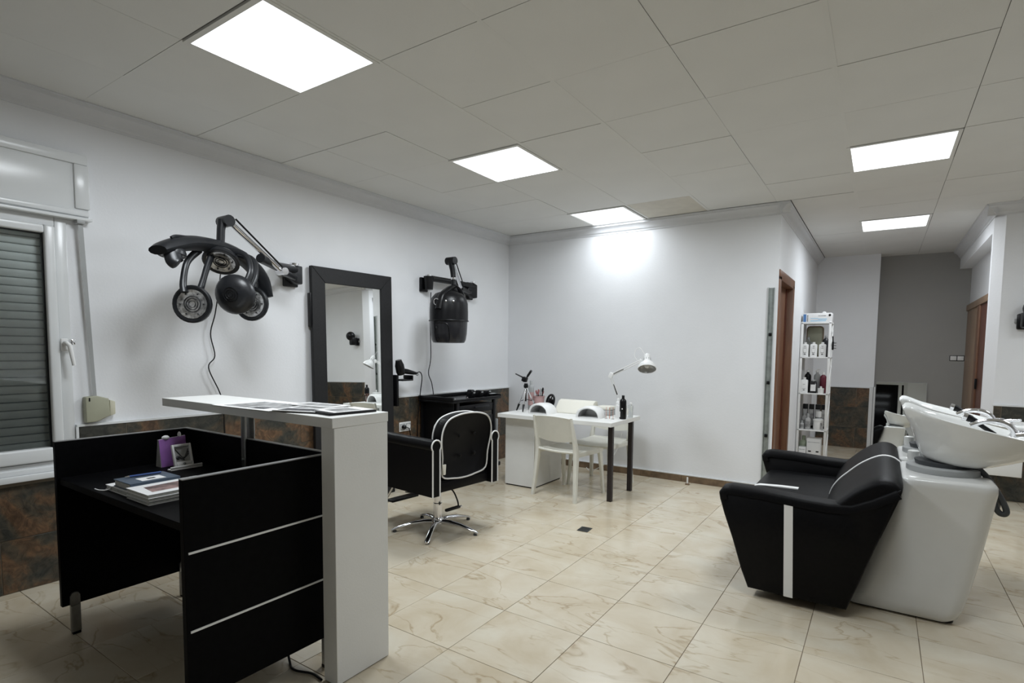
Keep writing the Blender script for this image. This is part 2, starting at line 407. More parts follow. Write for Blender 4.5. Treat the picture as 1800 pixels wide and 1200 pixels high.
# cornice
def cornice(name, p0, p1, nx, ny):
    prof = [(0,-.10), (.006,-.10), (.010,-.085), (.022,-.075), (.030,-.055), (.048,-.035), (.066,-.026), (.070,-.010), (.078,-.008), (.078,0), (0,0)]
    g = G(); a = Vector(p0); b = Vector(p1); n = Vector((nx, ny, 0)); t = (b-a).normalized()
    ra = [a+n*u+Vector((0,0,v)) for u, v in prof]; rb = [b+n*u+Vector((0,0,v)) for u, v in prof]
    g.loft([ra, rb]); return struct(name, g, PLASTER, ang=25)
cornice('trim_1', (XL, YF, H-.003), (XL, YB, H-.003), 1, 0)
cornice('trim_2', (XL, YB, H-.003), (XC+.075, YB, H-.003), 0, -1)
cornice('trim_3', (XC, YB-.075, H-.003), (XC, YA, H-.003), 1, 0)
cornice('trim_4', (XJ-.035, YC-.05, H-.003), (XJ-.035, YD, H-.003), -1, 0)
cornice('trim_5', (XJ-.1, YC, H-.003), (XR, YC, H-.003), 0, -1)
# wainscot tiles
def wains(parent, ax, plane, sgn, a_from, a_to, z0, z1, joint, TW=.605, RH=.2885, name='wall_tile', edges=True):
    """tiles on a wall plane; ax 'x' = wall is x=const, running along y"""
    t = .022
    back = G()
    lo, hi = sorted((plane, plane+sgn*(t-.003)))
    if ax == 'x': back.box(lo, hi, a_from, a_to, z0, z1)
    else: back.box(a_from, a_to, lo, hi, z0, z1)
    back.build('tile_bed', WGROUT, parent, smooth=False)
    row = 0; z = .002
    while z < z1-.02:
        zt = min(z+RH, z1)
        if zt > z0+.02:
            zb = max(z, z0); off = joint + (TW/2 if row % 2 == 1 else 0)
            k = math.floor((a_from-off)/TW)
            while off+k*TW < a_to-.01:
                u0, u1 = max(off+k*TW, a_from), min(off+(k+1)*TW, a_to); k += 1
                if u1-u0 < .015: continue
                cu, cz = (u0+u1)/2, (zb+zt)/2; hu, hz = (u1-u0)/2-.0018, (zt-zb)/2-.0018
                p = plane+sgn*(t-.006); q = sgn*(.006+random.uniform(0,.0008))
                g = G(); l2, h2 = sorted((0, q))
                if ax == 'x': g.box(l2, h2, -hu, hu, -hz, hz)
                else: g.box(-hu, hu, l2, h2, -hz, hz)
                o = g.build(name, SLATE, parent, bevel=.001, seg=1, off=V(0,0,0))
                o.location = (p, cu, cz) if ax == 'x' else (cu, p, cz)
        z = zt; row += 1
    if edges:
        e = G(); l3, h3 = sorted((plane, plane+sgn*(t+.003)))
        if ax == 'x': e.box(l3, h3, a_from-.008, a_to, z1, z1+.012).box(l3, h3, a_from-.012, a_from, z0, z1)
        else: e.box(a_from-.008, a_to, l3, h3, z1, z1+.012)
        e.build('edge_strip', PVC, parent, smooth=False)
wains(wl, 'x', XL, 1, 1.212, YB, 0, .865, 1.455)
wains(wl, 'x', XL, 1, YF, 1.2, 0, .598, .85, edges=False)
world()
wains(wf, 'y', YA, -1, -.75, -.118, 0, .852, -.269-.3025*2)
G().box(-.118, -.07, YA-.03, YA, 0, .87).box(-.075, -.05, YA-.03, YA+.3, 0, .87).build('edge_board', PVC, wf, smooth=False)
wains(wc, 'y', YC, -1, XJ+.036, XR, 0, .865, .93)
wains(wr, 'x', XR, -1, YF, YC-.03, 0, .865, .3)
# brown baseboard on the back wall, as tiles
bb = struct('baseboard_back', G().box(-3.4, XC-.06, YB-.008, YB, 0, .066), WGROUT, smooth=False)
G().box(-3.4, XC-.06, YB-.014, YB, .068, .078).build('edge_strip', PVC, bb, smooth=False)
x = -3.4
while x < XC-.07:
    x1 = min(x+.4372, XC-.06); G().box(x+.0015, x1-.0015, YB-.014, YB-.006, .001, .067).build('skirting_tile', BRNTRIM, bb, smooth=False); x = x1
# ---- door 1 (brown frame in the side wall)
d1 = struct('door_1', G().box(XC-.14, XC+.012, DY0-.075, DY0+.012, 0, DZ+.02).box(XC-.14, XC+.012, DY1-.012, DY1+.075, 0, DZ+.02).box(XC-.14, XC+.012, DY0-.075, DY1+.075, DZ-.012, DZ+.08), WOOD, bevel=.004)
G().box(XC-.10, XC-.06, DY0+.012, DY1-.012, .005, DZ-.012).build('leaf', WOOD, d1, bevel=.003)
G().box(XC-.062, XC-.045, DY0+.012, DY0+.04, 0, DZ-.012).box(XC-.062, XC-.045, DY1-.04, DY1-.012, 0, DZ-.012).build('door_stop', WOODD, d1)
G().cbox((XC-.052, DY0+.05, 1.02), (.03,.03,.08)).build('strike_plate', STEEL, d1, bevel=.004)
# ---- door 2 (brown sliding door in the recess, right)
d2 = struct('door_2', G().box(XREC-.02, XREC, 8.38, 9.36, 0, 1.955).box(XREC-.035, XREC-.02, 7.25, 9.36, 1.90, 1.975), WOODL, bevel=.003)
G().box(XREC-.03, XREC-.012, 8.20, 8.38, 0, 1.90).build('jamb', WOOD, d2, bevel=.003)
G().box(XREC-.016, XREC-.004, 7.25, 8.20, 0, 1.90).build('leaf', WOODD, d2, bevel=.003)
G().cbox((XREC-.03, 8.12, 1.0), (.02,.03,.12)).build('handle', BLKPL, d2, bevel=.003)
# ---------------------------------------------------------------- window
fx = XL+.012
win = struct('window_1', G().box(XL-.10, fx, WY1-.055, WY1, WZ0+.03, 2.04).box(XL-.10, fx, -.35, WY1-.055, WZ0+.03, WZ0+.085).box(XL-.10, fx, -.35, WY1-.055, 1.985, 2.04), PVC, bevel=.006)
s = G()
SY1, SZ0, SZ1 = WY1-.058, .69, 1.985
for a in ((SY1-.048, SY1, SZ0, SZ1), (-.3, SY1-.048, SZ0, SZ0+.075), (-.3, SY1-.048, SZ1-.045, SZ1)):
    s.box(XL-.05, fx+.022, *a)
s.build('sash', PVC, win, bevel=.010, seg=3)
G().box(XL-.02, XL-.012, -.3, SY1-.046, SZ0+.07, SZ1-.04).build('pane', GLASS, win, smooth=False)
G().box(XL-.012, XL+.006, SY1-.054, SY1-.047, SZ0+.07, SZ1-.04).box(XL-.012, XL+.006, -.3, SY1-.05, SZ1-.05, SZ1-.044).build('gasket', BLKPL, win, smooth=False)
z = .66
while z < 2.04:       # roller shutter slats behind the glass
    prof = [(XL-.06, z), (XL-.047, z+.004), (XL-.041, z+.022), (XL-.047, z+.040), (XL-.06, z+.0435)]
    G().prism([(a, b) for a, b in prof], 'y', -.35, WY1-.05).build('slat', SHUT, win, ang=50); z += .045
h = G().obox((fx+.028, 1.158, 1.335), (.014,.034,.07)); h.build('handle_plate', PLASTW, win, bevel=.004)
hd = G().tube([(fx+.03,1.158,1.345),(fx+.065,1.158,1.345),(fx+.07,1.17,1.33),(fx+.07,1.185,1.22)], [.012,.012,.012,.009], 10); hd.build('handle', PLASTW, win)
G().cbox((fx+.04, 1.19, 1.35), (.03,.022,.03)).build('handle_lock', CHROME, win, bevel=.004)
# sill
G().box(XL-.1, XL+.055, YF+.3, WY1+.0, .60, .632).build('window_sill', PVC, win, bevel=.004)
G().box(XL-.02, XL+.03, -.35, WY1, .632, .66).build('lower_rail', PVC, win, bevel=.005)
# shutter box
sb = G().box(XL-.12, XL+.035, -.9, 1.30, 2.045, 2.39); sbo = sb.build('shutter_box', PVC, win, bevel=.006)
bz = G()
for a in ((-.9,1.30,2.345,2.40), (1.235,1.305,2.10,2.345), (-.9,1.30,2.06,2.09)): bz.box(XL+.03, XL+.048, *a)
bz.build('shutter_box_frame', PVC, win, bevel=.006)
G().box(XL, XL+.06, -.9, 1.31, 2.035, 2.05).build('shutter_box_lip', PVC, win, bevel=.003)
G().box(XL+.01, XL+.058, 1.235, 1.275, 2.015, 2.04).build('strap_guide', GREYPL, win, bevel=.004)
# strap + winder
t = thing('shutter_strap_winder', 'beige olive shutter strap winder with a grey strap rising to the shutter box', 'strap winder', (XL, 1.31, .88))
w_ = G().prism([(1.243,1.035), (1.30,1.04), (1.36,1.02), (1.365,.92), (1.30,.888), (1.243,.885)], 'x', XL, XL+.045); w_.build('case', OLIVE, t, bevel=.006, seg=3)
G().prism([(1.366,1.012), (1.395,1.0), (1.395,.925), (1.366,.915)], 'x', XL, XL+.035).build('side_plate', OLIVELT, t, bevel=.005)
G().loft([[V(XL+.040,1.243,2.035), V(XL+.040,1.267,2.035), V(XL+.042,1.267,2.035), V(XL+.042,1.243,2.035)],
          [V(XL+.03,1.285,1.03), V(XL+.03,1.303,1.03), V(XL+.032,1.303,1.03), V(XL+.032,1.285,1.03)]]).build('strap', GREYPL, t, smooth=False)
G().cbox((XL+.046, 1.262, 1.02), (.004,.006,.02)).build('slot', BLKPL, t, smooth=False)
# ---- metal channel by the back-wall corner
t = thing('metal_channel', 'narrow grey metal channel fixed upright to the back wall beside the brown door', 'metal strip', (-.87, YB, 0))
G().box(-.898,-.893,YB-.02,YB,.0,1.93).box(-.853,-.848,YB-.02,YB,.0,1.93).box(-.893,-.853,YB-.006,YB,.0,1.93).build('profile', GALV, t, smooth=False)
for zz in (.55, 1.05, 1.5): G().cbox((-.872, YB-.01, zz), (.024,.014,.03)).build('clip', BLKPL, t, bevel=.003)
G().box(-.905,-.898,YB-.012,YB,0,1.94).build('edge', PVC, t, smooth=False)
# door stop on the floor by back wall
t = thing('door_stop', 'small white floor door stop with a dark foot beside the brown skirting', 'door stop', (-1.56, 5.5, 0))
G().lathe([(.022,0),(.022,.012),(.012,.016)], 14, Matrix.Translation((-1.56,5.5,0))).build('foot', BRNTRIM, t)
G().tube([(-1.56,5.5,.014),(-1.56,5.5,.075)], .008, 10).build('rod', PLASTW, t)
# floor outlet vent plate
world()
t = thing('floor_plate', 'small dark square cover plate set in the floor tiles', 'floor plate', (-1.78, 3.64, 0))
G().obox((-1.779,3.642,.0022), (.084,.104,.0035), 0,0,.08).build('cover', TRACK, t, bevel=.001)
for k in range(5): G().obox((-1.779,3.602+k*.02,.0045), (.06,.004,.001), 0,0,.08).build('slot', BLKPL, t, smooth=False)
# light switches on grey wall
t = thing('wall_switch', 'double white light switch with black rim on the grey wall', 'switch', (.80, YD, 1.285))
G().box(.757,.912,YD-.006,YD,1.245,1.318).build('rim', BLKPL, t, bevel=.002)
for a in (.764,.839): G().box(a,a+.066,YD-.012,YD-.004,1.253,1.31).build('rocker', PLASTW, t, bevel=.002)
# leaning mirror on the grey wall
t = thing('floor_mirror', 'frameless mirror leaning low against the grey wall behind the basins', 'mirror', (.245, YD-.1, 0))
tl = math.radians(5.5); hgt = .935; yb_ = YD-.01-hgt*math.tan(tl)
m_ = Matrix.Translation((0, yb_, 0)) @ Matrix.Rotation(-tl, 4, 'X')
g = G(); g.M = m_; g.box(-.045,.535,0,.004,0,.94); g.build('mirror_glass', MIRROR, t, smooth=False)
g = G(); g.M = m_; g.box(-.05,.54,.004,.012,0,.945); g.build('backing', GREYPL, t, smooth=False)
# black equipment on the column wall at right frame edge
t = thing('wall_hair_dryer', 'black wall-mounted hair dryer cut off by the right edge on the white column wall', 'hair dryer', (1.04, YC, 1.56))
G().box(.99,1.10,YC-.04,YC,1.56,1.70).build('bracket', BLKPL, t, bevel=.012)
G().ball((1.09,YC-.13,1.74), (.085,.085,.085), 16, 10).build('housing', BLKPL, t)
G().obox((1.06,YC-.09,1.64), (.11,.13,.14)).build('motor', BLKPL, t, bevel=.02)
G().box(.975,.99,YC-.03,YC,1.62,1.655).build('switch', GREYPL, t, bevel=.003)
# white box on column lower wall
t = thing('wall_cabinet', 'low white wall box on the slate tiles behind the basins at the right edge', 'cabinet', (.95, YC-.1, .2))
G().box(.80,1.065,YC-.24,YC-.022,.26,.47).build('body', WHTLAM, t, bevel=.004)
G().box(.805,1.06,YC-.256,YC-.241,.265,.465).build('door', WHTLAM, t, bevel=.003)
# sockets by mirror
t = thing('wall_socket', 'white double wall socket on the slate tiles beside the tall mirror', 'socket', (XL+.022, 3.81, .58))
xs = XL+.022
G().box(xs,xs+.009,3.738,3.89,.535,.625).build('plate', PLASTW, t, bevel=.003)
for yc in (3.777,3.852):
    fr_ = G().box(xs+.009,xs+.012,yc-.033,yc+.033,.548,.612); fr_.build('insert', GREYPL, t, bevel=.001)
    G().lathe([(.024,0),(.024,.004),(.018,.002)], 20, Matrix.Translation((xs+.012,yc,.58)) @ Matrix.Rotation(PI/2,4,'Y')).build('outlet', PLASTW, t)
t = thing('power_plug', 'black plug with a short cable in the left socket beside the tall mirror', 'plug', (xs+.03, 3.777, .58))
G().lathe([(.02,0),(.02,.025),(.01,.035)], 14, Matrix.Translation((xs+.017,3.777,.58)) @ Matrix.Rotation(PI/2,4,'Y')).build('plug_body', BLKPL, t)
G().tube(smoothpts([(xs+.05,3.777,.58),(xs+.07,3.80,.57),(xs+.06,3.83,.50),(xs+.05,3.84,.40),(xs+.05,3.80,.2),(xs+.08,3.75,.012),(xs+.25,3.72,.008),(xs+.4,3.66,.008),(xs+.2,3.62,.008)]), .0045, 6).build('cable', BLKPL, t)
# ---------------------------------------------------------------- tall mirror
t = thing('framed_mirror', 'tall mirror in a wide black frame leaning on the left wall behind the counter', 'mirror', (-3.74, 3.19, 0))
tl = .019; ym0, ym1, hz = 2.762, 3.588, 1.985; fwid = .125
m_ = Matrix.Translation((-3.745,2.762,0)) @ Matrix.Rotation(-.043,4,'Z') @ Matrix.Translation((0,-2.762,0)) @ Matrix.Rotation(-tl,4,'Y')
for poly in ([(ym0,0),(ym1,0),(ym1-fwid,fwid),(ym0+fwid,fwid)], [(ym0,hz),(ym1,hz),(ym1-fwid,hz-fwid),(ym0+fwid,hz-fwid)],
             [(ym0,0),(ym0,hz),(ym0+fwid,hz-fwid),(ym0+fwid,fwid)], [(ym1,0),(ym1,hz),(ym1-fwid,hz-fwid),(ym1-fwid,fwid)]):
    g = G(); g.M = m_; g.prism(poly, 'x', -.035, 0); g.build('frame_rail', BLKFRAME, t, bevel=.003, seg=1)
g = G(); g.M = m_; g.box(-.02,-.012,ym0+fwid-.005,ym1-fwid+.005,fwid-.005,hz-fwid+.005); g.build('mirror_glass', MIRROR, t, smooth=False)
g = G(); g.M = m_; g.box(-.045,-.03,ym0+.02,ym1-.02,.02,hz-.02); g.build('backing', BLKPL, t, smooth=False)
g = G(); g.M = m_
g.box(-.045,-.005,ym0-.014,ym0,1.50,1.77); g.build('side_bracket', BLKPL, t, bevel=.004)
# hair dryer in holder at mirror side
t = thing('handheld_hair_dryer', 'black handheld hair dryer resting in a holder on the right side of the mirror', 'hair dryer', (-3.70, 3.66, 1.09))
G().lathe([(.034,-.06),(.042,-.03),(.042,.03),(.030,.07),(.028,.08)], 16, Matrix.Translation((-3.70,3.645,1.15)) @ Matrix.Rotation(.25,4,'X')).build('body', BLKPL, t)
G().tube([(-3.69,3.66,1.13),(-3.68,3.72,1.12),(-3.68,3.80,1.105),(-3.68,3.84,1.10)], [.024,.024,.018,.012], 12).build('grip', BLKPL, t)
G().tube([V(-3.68+.012*math.cos(a), 3.85, 1.09+.012*math.sin(a)) for a in [k*PI/6 for k in range(12)]], .003, 6, True).build('hanging_loop', BLKPL, t)
G().tube(smoothpts([(-3.68,3.84,1.10),(-3.69,3.90,1.11),(-3.72,3.96,1.05),(-3.76,3.975,.88),(-3.79,3.975,.6),(-3.79,3.97,.3),(-3.75,3.9,.012),(-3.6,3.8,.008)]), .005, 8).build('cable', BLKPL, t)
t = thing('dryer_holder', 'black shelf bracket holding the hair dryer beside the mirror frame', 'holder', (-3.72, 3.64, 1.0))
G().box(-3.76,-3.64,3.622,3.76,1.035,1.05).box(-3.76,-3.64,3.745,3.76,1.05,1.085).box(-3.76,-3.70,3.605,3.63,.80,1.09).build('bracket', BLKPL, t, bevel=.004)
# ---------------------------------------------------------------- climate dryer (five lamps)
t = thing('climazone_dryer', 'dark grey wall-mounted hair processor with round heater heads on a jointed arm', 'hair processor', (XL, 2.60, 1.88))
G().box(XL,XL+.03,2.54,2.66,1.80,1.97).build('wall_plate', DRYPL, t, bevel=.008)
G().prism([(2.60,1.82),(2.66,1.82),(2.66,1.96),(2.47,1.95),(2.47,1.90)], 'x', XL+.03, XL+.09).build('wall_bracket', DRYPL, t, bevel=.01)
G().tube([(XL+.07,2.6,1.955),(XL+.07,2.6,1.975)], .035, 14).build('pivot_cap', CHROME, t)
G().tube([(XL+.07,2.60,1.93),(-3.62,2.36,1.91),(-3.50,2.16,1.93)], .032, 12).build('wall_arm', DRYPL, t)
G().tube([(-3.72,2.57,1.86),(-3.56,2.36,1.87)], [.02,.028], 12).build('knuckle', DRYPL, t)
G().tube([(-3.56,2.36,1.87),(-3.45,1.93,2.115)], .017, 12).build('silver_arm', CHROME, t)
G().tube([(-3.53,2.34,1.90),(-3.42,1.95,2.135)], .006, 8).build('tension_rod', BLKPL, t)
G().tube([(-3.60,2.36,1.87),(-3.52,2.36,1.87)], .026, 14).build('lower_joint', CHROME, t)
G().tube([(-3.50,1.90,2.115),(-3.40,1.90,2.115)], .036, 14).build('upper_joint', DRYPL, t)
G().tube([(-3.45,1.88,2.12),(-3.45,1.87,2.06),(-3.45,1.865,1.97)], [.028,.024,.024], 12).build('post', DRYPL, t)
G().tube([(-3.45,1.865,1.975),(-3.45,1.865,1.965)], .028, 12).build('post_collar', CHROME, t)
def blade(pts, wid, th, name, normal=V(1,0,0)):
    """a flattened, tapered bar along pts; wid in the plane, th along normal"""
    pts = smoothpts(pts, 5); n = len(pts); rings = []
    for i, p in enumerate(pts):
        f = i/(n-1); tt = (pts[min(i+1,n-1)]-pts[max(i-1,0)]).normalized(); nn = (normal-tt*normal.dot(tt)).normalized(); b = tt.cross(nn)
        k = f*(len(wid)-1); a = int(min(k, len(wid)-2)); ww = wid[a]*(1-(k-a))+wid[a+1]*(k-a); thh = th
        rings.append([p+b*ww*math.cos(q)+nn*thh*math.sin(q) for q in [2*PI*s/12 for s in range(12)]])
    return G().loft(rings)
# crown: arc running left to right, curving down at the right
cr = [(-3.27,1.425,1.850),(-3.29,1.48,1.875),(-3.34,1.62,1.925),(-3.44,1.80,1.95),(-3.48,1.95,1.935),(-3.48,2.07,1.875),(-3.46,2.14,1.78),(-3.44,2.155,1.66)]
crown = blade(cr, [.026,.042,.044,.042,.040,.030,.012], .062, 'crown', V(1,.3,0)); crown.build('crown', DRYPL, t)
def pod(c, n, r, clear, name):
    n = Vector(n).normalized(); q = n.to_track_quat('Z','Y').to_matrix().to_4x4(); m = Matrix.Translation(c) @ q
    sh = G().lathe([(.012,-.058),(r*.55,-.052),(r*.86,-.030),(r,-.004),(r,.012),(r*.93,.016),(r*.80,.012),(r*.78,.0)], 28, m); o = sh.build(name, DRYPL, t)
    G().lathe([(.004,.012),(r*.25,.008),(r*.5,.002),(r*.65,.008),(r*.77,.012),(r*.77,-.004)], 24, m).build('reflector', REFL, o)
    ri = G()
    for rr_ in (.16,.28,.40): ri.lathe([(r*rr_,.008),(r*rr_+.002,.015),(r*rr_+.004,.008)], 24, m, False)
    for k in range(6):
        a = 2*PI*k/6; ri.ball(tuple(m @ V(r*.6*math.cos(a), r*.6*math.sin(a), .012)), .005, 8, 5)
    ri.build('guard_rings', DRYPL, o)
    bk = G()
    for rr_ in (.12,.24,.36): bk.tube([m @ V(r*rr_*math.cos(a), r*rr_*math.sin(a), -.0595+.003*(rr_>.3)) for a in [2*PI*k/20 for k in range(20)]], .0025, 5, True)
    bk.build('vent_rings', BLKPL, o)
    return o
def legs(a, b, c, d):   # pair of curved struts from crown to pod
    blade(a, [.022,.018,.022], .014, '').build('strut', DRYPL, t); blade(b, [.022,.018,.022], .014, '').build('strut', DRYPL, t)
pod((-3.30,1.615,1.575), (.62,-.78,.0), .108, 1, 'heater_head')
legs([(-3.42,1.72,1.91),(-3.36,1.62,1.82),(-3.33,1.58,1.70),(-3.31,1.575,1.64)], [(-3.42,1.80,1.91),(-3.38,1.74,1.80),(-3.34,1.69,1.70),(-3.32,1.665,1.65)], 0, 0)
pod((-3.22,1.82,1.645), (-.55,.80,.12), .118, 0, 'heater_head')
legs([(-3.40,1.86,1.93),(-3.28,1.92,1.90),(-3.20,1.91,1.80),(-3.19,1.87,1.71)], [(-3.42,1.95,1.92),(-3.32,2.00,1.88),(-3.25,1.97,1.78),(-3.22,1.92,1.70)], 0, 0)
pod((-3.44,2.06,1.615), (.45,-.85,.05), .112, 1, 'heater_head')
legs([(-3.46,2.05,1.88),(-3.47,2.10,1.80),(-3.46,2.10,1.72),(-3.46,2.08,1.66)], [(-3.47,2.10,1.86),(-3.48,2.14,1.78),(-3.48,2.14,1.70),(-3.47,2.12,1.66)], 0, 0)
pod((-3.40,1.84,1.86), (.45,-.45,-.78), .105, 1, 'heater_head')
pod((-3.31,1.515,1.850), (.1,-.1,-1), .072, 1, 'heater_head')
blade([(-3.27,1.50,1.85),(-3.25,1.50,1.80),(-3.24,1.51,1.785)], [.05,.048,.03], .03, '').build('sensor', DRYPL, t)
G().tube(smoothpts([(-3.28,1.50,1.93),(-3.29,1.53,1.945),(-3.32,1.60,1.955)]), .008, 8).build('top_handle', DRYPL, t)
G().tube(smoothpts([(-3.44,1.86,1.83),(-3.70,1.985,1.75),(-3.79,2.0,1.56),(-3.80,1.97,1.42),(-3.80,1.995,1.27),(-3.80,1.95,1.19),(-3.80,2.02,1.02),(-3.79,2.04,.90),(-3.79,2.04,.45)]), .004, 7).build('cable', BLKPL, t)
# ---------------------------------------------------------------- hood dryer
t = thing('hood_dryer', 'black hood hair dryer hanging from a jointed wall arm right of the tall mirror', 'hair dryer', (XL, 4.8, 1.98))
G().box(XL,XL+.03,4.77,4.87,1.88,2.07).build('wall_plate', BLKPL, t, bevel=.008)
G().prism([(4.86,1.90),(4.86,2.04),(4.79,2.06),(4.66,1.96),(4.80,1.89)], 'x', XL+.03, XL+.10).build('wall_bracket', BLKPL, t, bevel=.008)
G().tube([(XL+.07,4.82,2.06),(XL+.07,4.82,2.075)], .03, 14).build('pivot_cap', CHROME, t)
G().tube([(XL+.08,4.82,2.02),(-3.74,4.45,2.03),(-3.74,4.12,2.03)], .030, 12).build('wall_arm', BLKPL, t)
G().box(XL,XL+.03,4.04,4.14,1.90,2.04).build('rear_plate', BLKPL, t, bevel=.008)
G().tube([(-3.76,4.10,2.05),(-3.76,4.10,1.92)], [.05,.042], 14).build('rear_knuckle', BLKPL, t)
G().tube([(-3.76,4.10,2.05),(-3.76,4.10,2.065)], .035, 14).build('pivot_cap', CHROME, t)
G().tube([(-3.66,4.48,1.97),(-3.44,4.08,2.155)], .018, 12).build('silver_arm', CHROME, t)
G().tube([(-3.63,4.49,1.99),(-3.41,4.09,2.175)], .006, 8).build('tension_rod', BLKPL, t)
G().tube([(XL+.09,4.74,1.95),(-3.66,4.48,1.96)], [.022,.024], 12).build('knuckle', BLKPL, t)
G().tube([(-3.47,4.04,2.165),(-3.37,4.04,2.165)], .036, 14).build('upper_joint', BLKPL, t)
G().tube([(-3.42,4.03,2.17),(-3.41,4.05,2.08),(-3.40,4.05,2.01)], [.028,.026,.024], 12).build('post', BLKPL, t)
G().tube([(-3.40,4.05,2.01),(-3.40,4.05,1.99)], .024, 12).build('post_collar', CHROME, t)
G().tube([(-3.40,4.05,1.99),(-3.40,4.06,1.92),(-3.40,4.05,1.88)], [.020,.028,.05], 12).build('neck', BLKPL, t)
for sy in (-1, 1):
    blade([(-3.40,4.05,1.93),(-3.38,4.03+sy*.08,1.89),(-3.37,3.99+sy*.15,1.82),(-3.37,3.99+sy*.19,1.70)], [.018,.022,.02,.016], .035, '').build('fork_arm', BLKPL, t)
hc = (-3.40, 3.985)
def hood(z, rx, ry, dx=0): return [V(hc[0]+dx+rx*math.cos(2*PI*k/28), hc[1]+ry*math.sin(2*PI*k/28), z) for k in range(28)]
sh = G().loft([hood(1.60,.176,.186), hood(1.68,.178,.184), hood(1.76,.176,.180), hood(1.81,.162,.165), hood(1.85,.125,.13), hood(1.868,.08,.08), hood(1.872,.02,.02)], False, True); sh.build('hood_shell', BLKPL, t)
G().loft([hood(1.595,.172,.183), hood(1.48,.166,.177), hood(1.42,.155,.168), hood(1.395,.142,.155), hood(1.392,.13,.14), hood(1.42,.14,.15), hood(1.50,.15,.16), hood(1.595,.155,.165)], False, False).build('visor', SMOKE, t)
G().tube(hood(1.598,.179,.189), .006, 6, True).build('hood_seam', BLKPL, t)
def onhood(deg, z, k=1.0): return V(hc[0]+.176*k*math.cos(math.radians(deg)), hc[1]+.18*k*math.sin(math.radians(deg)), z)
G().tube(smoothpts([onhood(-92,1.565), onhood(-75,1.57), onhood(-52,1.555), onhood(-46,1.43,.93)]), .004, 6).build('visor_frame', BLKPL, t)
G().tube([onhood(-90,1.56), onhood(-84,1.42,.93)], .004, 6).build('visor_frame', BLKPL, t)
G().tube([onhood(-88+10*math.cos(a), 1.765+.028*math.sin(a), 1.01) for a in [k*PI/8 for k in range(16)]], .004, 6, True).build('dial_ring', CHROME, t)
for dg in (-58, -36): G().ball(tuple(onhood(dg, 1.77, 1.0)), (.012,.012,.013), 10, 6).build('control_knob', CHROME, t)
G().tube([onhood(-86,1.53,1.02), onhood(-86,1.53,1.06)], .009, 8).build('control_knob', CHROME, t)
G().tube(smoothpts([(-3.78,4.155,1.90),(-3.80,4.165,1.60),(-3.80,4.175,1.25),(-3.80,4.14,1.09),(-3.80,4.19,.98),(-3.79,4.21,.80),(-3.785,4.205,.52),(-3.78,4.2,.2)]), .0045, 7).build('cable', BLKPL, t)
# ---------------------------------------------------------------- reception desk
t = thing('reception_desk', 'black reception desk with raised side panels and white trim lines', 'desk', (-2.46, 1.16, 0))
def panel(name, x0,x1,y0,y1,z0,z1, edgeaxis=None):
    G().box(x0,x1,y0,y1,z0,z1).build(name, BLKWOOD, t, bevel=.0012, seg=1)
DZT = .90
panel('left_panel', -3.08,-3.055,.88,1.46,.135,DZT-.002)
panel('right_panel', -1.885,-1.86,.86,1.46,.135,DZT-.002)
panel('back_panel', -3.055,-1.885,1.436,1.46,.135,DZT-.002)
G().box(-3.08,-3.055,.88,1.46,DZT-.002,DZT+.001).box(-1.885,-1.86,.86,1.46,DZT-.002,DZT+.001).box(-3.055,-1.885,1.436,1.46,DZT-.002,DZT+.001).build('top_edging', EDGE, t, smooth=False)
G().box(-3.055,-1.885,.89,1.436,.705,.733).build('desk_top', BLKWOOD, t, bevel=.002, seg=1)
G().box(-3.055,-1.885,1.41,1.436,.135,.705).build('modesty_panel', BLKWOOD, t, smooth=False)
for zz in ((.652,.385)): G().box(-1.862,-1.8565,.872,1.452,zz-.0035,zz+.0035).build('white_strip', PIPING, t, smooth=False)
for (lx, ly) in ((-3.045,.925),(-3.045,1.40),(-1.895,.925),(-1.845,1.415)):
    lg = G()
    lg.loft([rrect(lx,ly,.011,.019,.004,.012,2), rrect(lx,ly,.011,.019,.004,.135,2)]).prism([(ly-.019,.135),(ly+.019,.135),(ly+.019,.18),(ly+.012,.193),(ly,.197),(ly-.012,.193),(ly-.019,.18)],'x',lx-.006,lx+.006)
    if lx > -1.86: lg = G().loft([rrect(lx-.03,ly,.014,.014,.004,.012,2), rrect(lx-.03,ly,.014,.014,.004,.14,2)])
    o = lg.build('leg', STEEL, t, ang=30)
    G().box(lx-(.03 if lx > -1.86 else 0)-.012,lx-(.03 if lx > -1.86 else 0)+.012,ly-.016,ly+.016,0,.013).build('foot_pad', BLKPL, o, bevel=.002)
for yy in (.93,): G().tube([(-3.0385,yy,.183),(-3.036,yy,.183)], .006, 10).build('screw', CHROME, t)
# raised counter
t = thing('reception_counter', 'white raised counter top on a tall white end panel along the black desk', 'counter', (-1.75, 1.48, 0))
G().box(-3.07,-1.715,1.335,1.62,1.026,1.066).build('counter_top', WHTLAM, t, bevel=.0015, seg=1)
G().box(-1.796,-1.717,1.345,1.618,.004,1.0255).build('end_panel', WHTLAM, t, bevel=.0015, seg=1)
G().box(-1.79,-1.723,1.352,1.612,0,.005).build('base_strip', BLKPL, t, smooth=False)
for bx in (-2.485,):
    o = G().box(bx-.03,bx+.03,1.462,1.470,.74,1.0255).box(bx-.03,bx+.03,1.43,1.48,1.018,1.0258).build('bracket', STEEL, t, bevel=.002)
    G().box(bx-.018,bx+.018,1.426,1.4355,.70,1.0255).build('bracket_front', STEEL, t, bevel=.002)
    G().tube([(bx,1.426,.80),(bx,1.421,.80)], .007, 10).build('screw', CHROME, t)
